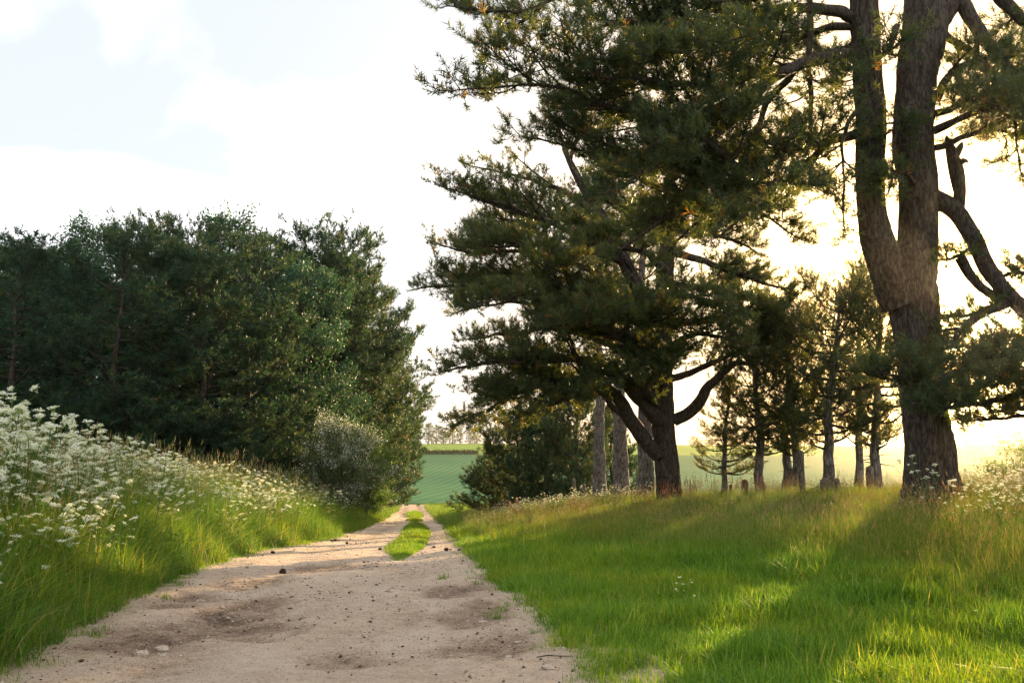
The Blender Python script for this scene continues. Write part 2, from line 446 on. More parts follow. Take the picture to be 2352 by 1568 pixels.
M['far_leaf'] = leaf_mat('far_leaves', [(0, (.03, .06, .03)), (1, (.07, .11, .04))], .3, rnd=.3)
M['lawn'] = leaf_mat('lawn_grass', [(0, (.06, .155, .012)), (.5, (.12, .27, .02)), (.85, (.22, .33, .035)), (1, (.42, .38, .18))], .5, patch=(1.6, 1.12, .6), patch_scale=.5, rnd=.38)
M['meadow'] = leaf_mat('meadow_grass', [(0, (.06, .14, .016)), (.55, (.12, .225, .028)), (.8, (.22, .27, .055)), (.88, (.30, .25, .12)), (1, (.42, .32, .2))], .5, patch=(1.6, 1.15, .7), patch_scale=.3, rnd=.38)
M['verge'] = leaf_mat('verge_grass', [(0, (.05, .13, .018)), (.55, (.105, .23, .026)), (.8, (.20, .28, .05)), (.9, (.28, .26, .12)), (1, (.38, .32, .18))], .5, patch=(1.3, 1.08, .65), patch_scale=.25, rnd=.38)
M['parsley'] = leaf_mat('parsley_green', [(0, (.05, .11, .02)), (.7, (.10, .19, .035)), (1, (.2, .24, .08))], .45)
M['flower'] = leaf_mat('parsley_florets', [(0, (.42, .52, .16)), (.3, (.76, .78, .52)), (.7, (.88, .88, .82)), (1, (.88, .88, .84))], .5, rnd=.3, tcol=(1, 1, .85))
M['bark'] = bark_mat('pine_bark', (.020, .014, .011), (.062, .047, .036), (.115, .09, .07), 1.5)
M['bark_pale'] = bark_mat('pale_pine_bark', (.035, .027, .022), (.15, .125, .11), (.32, .285, .26), 1.3)
M['twig'] = bark_mat('twig_bark', (.03, .022, .016), (.07, .055, .042), (.11, .09, .07), 2.0, .2)
M['post'] = bark_mat('post_wood', (.05, .04, .03), (.13, .11, .085), (.22, .19, .15), 2.0, .5)
M['earth'] = ground_mat('meadow_earth', [(.3, (.03, .055, .012)), (.6, (.055, .10, .02)), (.8, (.09, .12, .035))], 1.2)
M['litter'] = ground_mat('wood_floor', [(.3, (.025, .022, .012)), (.7, (.05, .045, .022))], 1.2)
M['crop'] = ground_mat('crop_rows', [(.3, (.085, .165, .085)), (.7, (.12, .21, .10))], .02, .1, rows=(.12, math.radians(3), (.5, .62, .6), .55))
M['far_field'] = ground_mat('far_field', [(.3, (.17, .25, .06)), (.7, (.24, .31, .08))], .012, .1, rows=(.05, math.radians(-8), (.72, .84, .66), .6))

# track: compacted sandy soil with damp and stony patches
def track_mat():
    m, n, l = newmat('sandy_track')
    tc = n.new('ShaderNodeTexCoord')
    def noise(sc, det, rough=.6, dist=0.0, mapping=None):
        x = N(n, 'ShaderNodeTexNoise'); x.inputs['Scale'].default_value = sc; x.inputs['Detail'].default_value = det
        x.inputs['Roughness'].default_value = rough; x.inputs['Distortion'].default_value = dist
        if mapping:
            mp = n.new('ShaderNodeMapping'); mp.inputs['Scale'].default_value = mapping; l.new(tc.outputs['Object'], mp.inputs['Vector']); l.new(mp.outputs[0], x.inputs['Vector'])
        else:
            l.new(tc.outputs['Object'], x.inputs['Vector'])
        return x
    big = noise(.9, 5, .6, .3, (1, .55, 1)); mid = noise(7, 6, .7); fine = noise(42, 6, .85)
    at_ = N(n, 'ShaderNodeAttribute', attribute_name='tint')
    s1 = N(n, 'ShaderNodeMath', operation='MULTIPLY_ADD'); s1.inputs[1].default_value = .55; l.new(mid.outputs['Fac'], s1.inputs[0]); l.new(big.outputs['Fac'], s1.inputs[2])
    s0_ = N(n, 'ShaderNodeMath', operation='MULTIPLY'); s0_.inputs[1].default_value = .5; l.new(big.outputs['Fac'], s0_.inputs[0]); l.new(s0_.outputs[0], s1.inputs[2])
    s2 = N(n, 'ShaderNodeMath', operation='MULTIPLY_ADD'); s2.inputs[1].default_value = 1.25; l.new(fine.outputs['Fac'], s2.inputs[0]); l.new(s1.outputs[0], s2.inputs[2])
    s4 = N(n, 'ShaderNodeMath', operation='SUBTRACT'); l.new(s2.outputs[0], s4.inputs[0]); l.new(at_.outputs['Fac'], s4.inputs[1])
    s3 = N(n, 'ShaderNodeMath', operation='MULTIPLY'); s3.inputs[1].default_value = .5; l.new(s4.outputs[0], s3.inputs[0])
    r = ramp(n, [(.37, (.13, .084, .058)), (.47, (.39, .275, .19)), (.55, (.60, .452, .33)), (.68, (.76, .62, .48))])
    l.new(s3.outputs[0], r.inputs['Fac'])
    vo = N(n, 'ShaderNodeTexVoronoi'); vo.inputs['Scale'].default_value = 38; l.new(tc.outputs['Object'], vo.inputs['Vector'])
    vr = N(n, 'ShaderNodeMapRange'); vr.inputs['From Min'].default_value = .16; vr.inputs['From Max'].default_value = .26; vr.inputs['To Min'].default_value = 1; vr.inputs['To Max'].default_value = 0
    l.new(vo.outputs['Distance'], vr.inputs['Value'])
    sel = N(n, 'ShaderNodeSeparateColor'); l.new(vo.outputs['Color'], sel.inputs[0])
    gt = N(n, 'ShaderNodeMath', operation='GREATER_THAN'); gt.inputs[1].default_value = .72; l.new(sel.outputs[0], gt.inputs[0])
    pm = N(n, 'ShaderNodeMath', operation='MULTIPLY'); l.new(vr.outputs[0], pm.inputs[0]); l.new(gt.outputs[0], pm.inputs[1])
    pc = ramp(n, [(0, (.10, .075, .055)), (.6, (.24, .18, .13)), (1, (.5, .44, .36))]); l.new(sel.outputs[1], pc.inputs['Fac'])
    mx = N(n, 'ShaderNodeMix', data_type='RGBA'); l.new(pm.outputs[0], mx.inputs['Factor']); l.new(r.outputs[0], mx.inputs['A']); l.new(pc.outputs[0], mx.inputs['B'])
    bs = n.new('ShaderNodeBsdfPrincipled'); bs.inputs['Roughness'].default_value = .95; bs.inputs['Specular IOR Level'].default_value = .12
    l.new(mx.outputs['Result'], bs.inputs['Base Color'])
    hs = N(n, 'ShaderNodeMath', operation='MULTIPLY_ADD'); hs.inputs[1].default_value = .6; l.new(pm.outputs[0], hs.inputs[0]); l.new(s2.outputs[0], hs.inputs[2])
    bp = n.new('ShaderNodeBump'); bp.inputs['Strength'].default_value = 1.0; bp.inputs['Distance'].default_value = .035
    l.new(hs.outputs[0], bp.inputs['Height']); l.new(bp.outputs[0], bs.inputs['Normal'])
    o = n.new('ShaderNodeOutputMaterial'); l.new(bs.outputs[0], o.inputs['Surface'])
    return m
M['track'] = track_mat()
def plain_mat(name, c1, c2, sc=8, rough=.85):
    return ground_mat(name, [(.3, c1), (.7, c2)], sc, .4)
M['stone'] = plain_mat('stone', (.22, .16, .115), (.62, .52, .41), 5)
M['cone'] = plain_mat('cone_scales', (.035, .022, .015), (.09, .06, .04), 30)

# ------------------------------------------------------------------ the ground
def grid(xs, ys, zf, sel=None, dz=0.0, name='ground', mat=None, tintf=None, smooth=True):
    X, Y = np.meshgrid(xs, ys); Z = zf(X, Y) + dz
    V = np.stack([X.ravel(), Y.ravel(), Z.ravel()], 1)
    nx, ny = len(xs), len(ys)
    i = (np.arange(ny - 1)[:, None] * nx + np.arange(nx - 1)[None]).ravel()
    Q = np.stack([i, i + 1, i + nx + 1, i + nx], 1)
    if sel is not None:
        c = V[Q].mean(1); Q = Q[sel(c[:, 0], c[:, 1])]
        u, inv = np.unique(Q, return_inverse=True); V = V[u]; Q = inv.reshape(-1, 4)
    return mesh_np(name, V, None, Q, mat, tintf(V) if tintf else None, smooth)
gx = np.concatenate([-np.geomspace(1300, 26, 40), np.arange(-25, 25.01, .5), np.geomspace(26, 1300, 40)])
gy = np.concatenate([np.arange(-40, 0, 4), np.arange(0, 60, .5), np.geomspace(60, 1500, 130)])
def ground_base(x, y):      # dips a little beneath the track sheet
    inside = sst(0, .4, np.minimum(x - Lx(y), Rx(y) - x)) * (1 - sst(115, 135, y))
    return ground(x, y) - .10 * inside
def is_crop(x, y):
    nearx = (y > 44) & (x > 1.5 - .01 * y) & (x > Rx(y) + 10)
    return ((y > 139) | nearx) & (y < 452 + .05 * x)
def is_far(x, y): return y >= 452 + .05 * x
tag(link('ground', grid(gx, gy, ground_base, None, 0, 'ground', M['earth'])), kind='structure')
tag(link('crop_field', grid(gx, gy, ground_base, is_crop, .05, 'crop_field', M['crop'])), kind='structure')
tag(link('far_field', grid(gx, gy, ground_base, is_far, .09, 'far_field', M['far_field'])), kind='structure')
wx = gx[(gx > -120) & (gx < -5)]; wy = gy[(gy > 24) & (gy < 135)]
tag(link('wood_floor', grid(wx, wy, ground_base, lambda x, y: (x < Lx(y) - 3.2) & (y > 30), .03, 'wood_floor', M['litter'])), kind='structure')

# the track sheet: follows its own edges
ty = np.concatenate([np.arange(-4, 5, .25), np.arange(5, 16, .045), np.arange(16, 40, .12), np.geomspace(40, 137, 130)])
tu = np.linspace(0, 1, 97)
LL, RR = Lw(ty) - .45, Rw(ty) + .45
TX = LL[:, None] + (RR - LL)[:, None] * tu[None]; TY = np.repeat(ty[:, None], len(tu), 1)
HOLES = [(-2.55, 9.6, .55, 1.3, .05), (-.35, 9.5, .45, .9, .05), (-.2, 7.9, .5, .6, .045), (-2.1, 8.6, .4, .6, .035), (-.7, 11.6, .5, 1.0, .04), (-3.2, 12.5, .6, 1.0, .04), (-3.4, 10.6, .4, .9, .03), (-3.0, 8.2, .5, .8, .03), (-2.7, 14.5, .8, 1.2, .03), (-.1, 13.0, .4, .9, .03), (-1.2, 7.4, .35, .5, .02)]
def hole_mask(x, y):
    h = 0
    for hx, hy, rx, ry, d in HOLES:
        q = ((x - hx) / rx) ** 2 + ((y - hy) / ry) ** 2 + 1.6 * (fbm2(x, y, 2.6, 3, hx) - .5)
        h = h + np.clip(1 - q, 0, 1)
    return np.clip(h, 0, 1)
lat = (TX - .5 * (Lx(TY) + Rx(TY)))
TZ = ground(TX, TY) + .022
TZ += .05 * (fbm2(TX, TY, .8, 4, 5.) - .5) + .034 * (fbm2(TX, TY, 5, 3, 6.) - .5) + .022 * (fbm2(TX, TY, 14, 2, 7.) - .5)
wl_ = (Rx(TY) - Lx(TY)) * .23
TZ -= .035 * np.exp(-((abs(lat) - wl_) / .35) ** 2)
hm = hole_mask(TX, TY)
TZ -= .045 * hm
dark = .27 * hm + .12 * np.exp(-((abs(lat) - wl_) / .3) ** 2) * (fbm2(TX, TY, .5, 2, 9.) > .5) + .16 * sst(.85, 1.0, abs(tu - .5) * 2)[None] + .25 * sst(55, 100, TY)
tny, tnx = TX.shape
ti = (np.arange(tny - 1)[:, None] * tnx + np.arange(tnx - 1)[None]).ravel()
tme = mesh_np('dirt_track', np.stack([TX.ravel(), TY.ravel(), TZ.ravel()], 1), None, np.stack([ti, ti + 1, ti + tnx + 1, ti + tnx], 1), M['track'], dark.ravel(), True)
tag(link('dirt_track', tme), kind='structure')
from mathutils.interpolate import poly_3d_calc
def track_z(x, y):
    k = int(np.clip(np.searchsorted(ty, y), 1, len(ty) - 1)); r = TX[k]
    return float(np.interp(x, r, TZ[k]))

# ------------------------------------------------------------------ scatter of clumps (grass and ground cover)
def scatter(name, P, rot, scl, vid, variants, label, cat, parent=None):
    me = bpy.data.meshes.new(name); P = np.asarray(P, np.float32)
    me.vertices.add(len(P)); me.vertices.foreach_set('co', P.ravel())
    a = me.attributes.new('rot', 'FLOAT_VECTOR', 'POINT'); a.data.foreach_set('vector', np.asarray(rot, np.float32).ravel())
    a = me.attributes.new('scl', 'FLOAT', 'POINT'); a.data.foreach_set('value', np.asarray(scl, np.float32))
    a = me.attributes.new('vid', 'INT', 'POINT'); a.data.foreach_set('value', np.asarray(vid, np.int32))
    o = link(name, me, parent); tag(o, label, cat, None, 'stuff')
    ng = bpy.data.node_groups.new(name + '_scatter', 'GeometryNodeTree')
    ng.interface.new_socket('Geometry', in_out='INPUT', socket_type='NodeSocketGeometry')
    ng.interface.new_socket('Geometry', in_out='OUTPUT', socket_type='NodeSocketGeometry')
    n, l = ng.nodes, ng.links
    gi, go = n.new('NodeGroupInput'), n.new('NodeGroupOutput')
    iop = n.new('GeometryNodeInstanceOnPoints'); jn = n.new('GeometryNodeJoinGeometry')
    for v in variants:
        ob = n.new('GeometryNodeObjectInfo'); ob.inputs['Object'].default_value = v; ob.inputs['As Instance'].default_value = True
        l.new(ob.outputs['Geometry'], jn.inputs[0])
    def attr(nm, t):
        q = n.new('GeometryNodeInputNamedAttribute'); q.data_type = t; q.inputs['Name'].default_value = nm
        return q.outputs['Attribute']
    l.new(gi.outputs[0], iop.inputs['Points']); l.new(jn.outputs[0], iop.inputs['Instance'])
    iop.inputs['Pick Instance'].default_value = True
    l.new(attr('vid', 'INT'), iop.inputs['Instance Index'])
    l.new(attr('rot', 'FLOAT_VECTOR'), iop.inputs['Rotation']); l.new(attr('scl', 'FLOAT'), iop.inputs['Scale'])
    l.new(iop.outputs[0], go.inputs[0])
    md = o.modifiers.new('scatter', 'NODES'); md.node_group = ng
    return o
def blades(mb, n, rad, h, lean, w, rng, t0=.0, t1=.75, segs=3, curl=.5):
    ang = rng.uniform(0, 2 * math.pi, n); r = rad * np.sqrt(rng.uniform(0, 1, n))
    b = np.stack([r * np.cos(ang), r * np.sin(ang), np.full(n, -.02)], 1)
    hh = rng.uniform(*h, n); la = rng.uniform(0, 2 * math.pi, n); le = np.minimum(np.abs(rng.normal(0, lean, n)) + .05, 1.25)
    d = np.stack([np.cos(la), np.sin(la), np.zeros(n)], 1); sd = np.stack([-np.sin(la), np.cos(la), np.zeros(n)], 1)
    tw = rng.uniform(-1, 1, n)[:, None]; sd = norm(sd + d * tw)
    rows = []
    for k in range(segs + 1):
        u = k / segs
        c = b + d * (hh * le * (u * .5 + curl * u * u))[:, None] + UP * (hh * (u - .28 * le * u * u))[:, None]
        ww = w * (1 - u ** 1.6) * .5 if k < segs else 0
        rows.append(c + sd * ww)
        if k < segs: rows.append(c - sd * ww)
    V = np.stack(rows, 1); m = V.shape[1]
    base = np.arange(n)[:, None] * m
    Q = np.concatenate([base + [2 * k, 2 * k + 1, 2 * k + 3, 2 * k + 2] for k in range(segs - 1)])
    T = base + [2 * segs - 2, 2 * segs - 1, 2 * segs]
    tt = rng.uniform(t0, t1, n)
    mb.add(V.reshape(-1, 3), T, Q, np.repeat(tt, m))
    return b, d, hh, le
def seed_stems(mb, n, rad, h, rng, head=.09, hw=.012, lean=.25, th=(.85, 1.0)):
    ang = rng.uniform(0, 2 * math.pi, n); r = rad * np.sqrt(rng.uniform(0, 1, n))
    b = np.stack([r * np.cos(ang), r * np.sin(ang), np.full(n, -.02)], 1)
    hh = rng.uniform(*h, n); la = rng.uniform(0, 2 * math.pi, n)
    e = b + np.stack([np.cos(la), np.sin(la), np.zeros(n)], 1) * (hh * np.abs(rng.normal(0, lean, n)))[:, None] + UP * hh[:, None]
    cones(mb, b, e, .0022, rng.uniform(.5, .8, n))
    dd = norm(e - b)
    c0 = e - dd * .01; 
    for k in range(3):
        p = c0 + dd * (head * k / 3) + rng.normal(size=e.shape) * hw * .3
        cones(mb, p, p + dd * head * .55 + rng.normal(size=e.shape) * hw * .8, hw * .5 * (1 - .2 * k), rng.uniform(*th, n))
def variant(mb, name, mat):
    return bpy.data.objects.new(name, mb.mesh(name, mat))
def rotz(n, rng, tilt=.12):
    return np.stack([rng.normal(0, tilt, n), rng.normal(0, tilt, n), rng.uniform(0, 6.283, n)], 1)
def sample(n, x0, x1, y0, y1, rng, dens):
    """random points thinned by a density function 0..1"""
    x, y = rng.uniform(x0, x1, n), rng.uniform(y0, y1, n)
    k = rng.uniform(size=n) < dens(x, y)
    return x[k], y[k]
# in view (with a margin for a step to the side)
def infov(x, y, m=2.5): return (np.abs(x) < .56 * y + m) & (y > 3.5)
def fall(y, y0): return np.clip(y0 / np.maximum(y, .1), 0, 1)

vr = np.random.default_rng(3)
lawnv, meadv, vergv, longv = [], [], [], []
for k in range(5):
    mb = MB(); blades(mb, 56, .15, (.04, .17), .6, .0075, vr, 0, .82); lawnv.append(variant(mb, 'lawn_clump', M['lawn']))
    mb = MB(); blades(mb, 40, .17, (.2, .58), .4, .0075, vr, 0, .84); seed_stems(mb, 4, .17, (.42, .75), vr, .06, .008); meadv.append(variant(mb, 'meadow_clump', M['meadow']))
    mb = MB(); blades(mb, 40, .18, (.12, .5), .6, .0095, vr, 0, .88, 4, .8); vergv.append(variant(mb, 'verge_clump', M['verge']))
    mb = MB(); blades(mb, 36, .17, (.4, 1.0), .5, .009, vr, 0, .86, 5, .9); seed_stems(mb, 4, .16, (.7, 1.1), vr, .10, .009); longv.append(variant(mb, 'long_clump', M['verge']))
def er_(x, y): return x - Rw(y)
def el_(x, y): return Lw(y) - x
def meadow_w(x, y):         # 0 lawn .. 1 tall meadow
    return sst(1.6, 4.5, er_(x, y) + 1.6 * (fbm2(x, y, .4, 3, 21.) - .5) + .24 * (y - 15)) * sst(6.0, 11.5, y + 2.0 * (fbm2(x, y, .5, 2, 22.) - .5) + .25 * (x - 3))
def put(name, x, y, variants, label, rng, s=(.75, 1.25), tilt=.12, sink=0.0, smul=None):
    z = ground(x, y) - sink; n = len(x)
    sc = rng.uniform(*s, n) * (1 if smul is None else smul)
    return scatter(name, np.stack([x, y, z], 1), rotz(n, rng, tilt), sc, rng.integers(0, len(variants), n), variants, label, 'grass')
# lawn
x, y = sample(110000, -3, 24, 3.5, 42, vr, lambda x, y: infov(x, y) * (er_(x, y) > -.12) * (1 - .85 * meadow_w(x, y)) * fall(y, 11) ** 1.2 * np.clip((er_(x, y) + .35) / .4, .2, 1))
put('lawn_grass', x, y, lawnv, 'short bright green grass between the track and the tall meadow', vr, smul=(1 + .03 * y) * (.35 + 1.3 * fbm2(x, y, 1.1, 3, 30.)) )
N_LAWN = len(x)
# meadow
x, y = sample(60000, -2, 34, 8, 52, vr, lambda x, y: infov(x, y) * (er_(x, y) > .3) * meadow_w(x, y) * fall(y, 15))
put('meadow_grass', x, y, meadv, 'tall seeding meadow grass on the right bank under the pines', vr, smul=(.40 + .75 * fbm2(x, y, .5, 3, 31.)) * (.7 + .3 * sst(9, 14, y)))
N_MEAD = len(x)
# far right verge along the track, past the bank
x, y = sample(16000, -16, 14, 36, 130, vr, lambda x, y: infov(x, y) * (er_(x, y) > -.1) * (er_(x, y) < 9) * fall(y, 42))
put('roadside_grass', x, y, vergv, 'rough grass on the right verge far down the track', vr, s=(1.0, 1.7))
# left verge
x, y = sample(90000, -24, -2, 4, 60, vr, lambda x, y: infov(x, y) * (el_(x, y) > -.08) * (el_(x, y) < 6) * fall(y, 13) ** 1.1)
e = el_(x, y)
put('left_verge_grass', x, y, vergv, 'green grass on the left verge along the edge of the track', vr, smul=.85 + .6 * sst(0, .5, e) + .3 * (fbm2(x, y, .7, 2, 40.) - .5))
x, y = sample(52000, -26, -2, 5, 66, vr, lambda x, y: infov(x, y) * (el_(x, y) > .5) * (el_(x, y) < 7) * fall(y, 13))
put('left_bank_long_grass', x, y, longv, 'long arching grass on the left bank among the white flowers', vr, smul=.8 + .5 * fbm2(x, y, .5, 2, 41.))
x, y = sample(12000, -24, -4, 55, 132, vr, lambda x, y: (el_(x, y) > -.1) * (el_(x, y) < 6) * fall(y, 60))
put('far_left_verge_grass', x, y, vergv, 'grass on the far left verge beneath the wood', vr, s=(1.1, 1.8))
# grass strip in the middle of the track
def strip_c(y): return Lx(y) + (Rx(y) - Lx(y)) * np.interp(y, [15, 48, 100], [.67, .60, .55])
def strip_hw(y):
    a = .36 * sst(14.6, 22, y) * (1 - sst(40, 52, y)) * (.8 + .5 * fbm2(y, 0., .35, 2, 51.))
    b = .5 * sst(66, 70, y) * (1 - sst(84, 92, y)) + .4 * sst(54, 57, y) * (1 - sst(58, 61, y))
    return a + b
y = vr.uniform(14, 95, 9000); off = vr.uniform(-1, 1, 9000)
hw = strip_hw(y); k = (hw > .06) & (vr.uniform(size=9000) < fall(y, 34) * (hw / .45)); y, off, hw = y[k], off[k], hw[k]
x = strip_c(y) + off * hw
o = put('track_strip_grass', x, y, lawnv, 'strip of grass growing along the middle of the dirt track', vr, smul=(.62 + .012 * y) * (1.2 - .5 * abs(off)) * (.7 + .6 * fbm2(x, y, 1.2, 2, 52.)) * (.45 + .55 * sst(14.6, 21, y)))
# sparse tufts that creep onto the track edge
y = np.concatenate([vr.uniform(5.5, 30, 500), vr.uniform(5.5, 30, 500)]); sd = np.repeat([0, 1], 500)
x = np.where(sd, Rw(y) - vr.exponential(.12, 1000), Lw(y) + vr.exponential(.10, 1000))
put('creeping_tufts', x, y, lawnv, 'small grass tufts creeping over both edges of the dirt track', vr, s=(.45, .9))
M['sorrel'] = leaf_mat('sorrel_red', [(0, (.10, .14, .03)), (.8, (.30, .12, .06)), (1, (.45, .16, .09))], .45)
mb = MB(); seed_stems(mb, 16, .2, (.35, .7), vr, .16, .016, .2, (.8, 1.0)); sorv = [variant(mb, 'sorrel_clump', M['sorrel'])]
x, y = vr.normal(5.4, 2.4, 22), vr.normal(28.0, .9, 22)
put('red_sorrel', x, y, sorv, 'reddish sorrel spikes in the grass at the foot of the broad pine', vr)
print('clumps', N_LAWN, N_MEAD)

# ------------------------------------------------------------------ trees
def ordn(k): return ['first', 'second', 'third', 'fourth', 'fifth', 'sixth', 'seventh', 'eighth', 'ninth', 'tenth', 'eleventh', 'twelfth', 'thirteenth', 'fourteenth', 'fifteenth', 'sixteenth'][k]
def finish_growth(g, rng, needle_kw, mat, candle=0.0, leafkw=None):
    """branches mesh, crown mesh"""
    bm = MB()
    for sp, r in g.sub: tube(bm, sp, r, 4)
    ta, tb = np.concatenate(g.ta), np.concatenate(g.tb)
    cones(bm, ta, tb, .0055)
    P, A = np.concatenate(g.P), np.concatenate(g.A)
    cm = MB()
    if leafkw: leaves(cm, P, A, rng, **leafkw)
    else:
        t = rng.uniform(0, .72, len(P)); t[rng.uniform(size=len(P)) < .035] = .88
        needles(cm, P, A, rng, tint=t, **needle_kw)
        if candle:
            k = (rng.uniform(size=len(P)) < candle) & (A[:, 2] > .3); candles(cm, P[k] + A[k] * .05, rng)
    return bm.mesh('branches', M['twig']), cm.mesh('crown', mat), len(P)
def px_path(pts, Y0=None):
    """(view x, view y, depth, diameter in view pixels) -> xyz + radius"""
    return np.array([[*at(a, b, d), w * .5 * mpp(d)] for a, b, d, w in pts])
def hero_tree(name, base, label, trunks, limbs, bark, seed, needle_kw, grow_kw, candle=.12, group=None):
    rng = np.random.default_rng(seed)
    root = empty(name, base, label, 'tree', group)
    off = np.array(base)
    mb = MB()
    for q, t in enumerate(trunks):
        p = resample(px_path(t), .06, .05, rng)
        if q == 0: p[0, 2] = min(p[0, 2], base[2] - .15)
        tube(mb, p[:, :3] - off, p[:, 3], 64, bark=.085, seed=seed + q * 3.3)
    link('trunk', mb.mesh('trunk', M[bark], True), root)
    g = Growth()
    for d in limbs:
        p = resample(px_path(d['p']), .12, d.get('wob', .28), rng)
        lm = MB(); tube(lm, p[:, :3] - off, p[:, 3], 12, bark=.015, seed=seed)
        link('limb', lm.mesh('limb', M[bark], True), root)
        if d.get('bare'): continue
        kw = dict(grow_kw); kw.update(d.get('kw', {}))
        grow_limb(g, p[:, :3] - off, rng, **kw)
        # forks off the limb
        tl_ = np.linalg.norm(np.diff(p[:, :3], axis=0), axis=1).sum(); fk = list(d.get('forks', [])); s0_ = kw['s0']
        for z_ in range(int(tl_ * (1 - s0_) / d.get('fk', .44))):
            fp = rng.uniform(s0_ + .04, .92); fk.append((fp, min(2.0, .5 * tl_ * (1.15 - fp)) * rng.uniform(.6, 1.1), (-1) ** z_))
        for fpos, ln, sgn in fk:
            k = int(fpos * (len(p) - 2)); t = norm(p[k + 1, :3] - p[k, :3]); sd = norm(np.cross(t, UP))
            dv = norm(t * .7 + sd * sgn * .8 + UP * rng.uniform(-.05, .3))
            u = np.linspace(0, 1, 6)[:, None]; r0 = p[k, 3] * .55
            c = np.concatenate([p[k, :3] + dv * ln * u + UP * .12 * ln * u * u, np.linspace(r0, .012, 6)[:, None]], 1)
            q = resample(c, .15, .25, rng)
            fm = MB(); tube(fm, q[:, :3] - off, q[:, 3], 8); link('limb', fm.mesh('limb', M[bark], True), root)
            grow_limb(g, q[:, :3] - off, rng, **kw)
    b, c, n = finish_growth(g, rng, needle_kw, M['needle'], candle)
    tag(link('branches', b, root), kind='stuff'); tag(link('crown', c, root), kind='stuff')
    print(name, 'shoots', n)
    return root

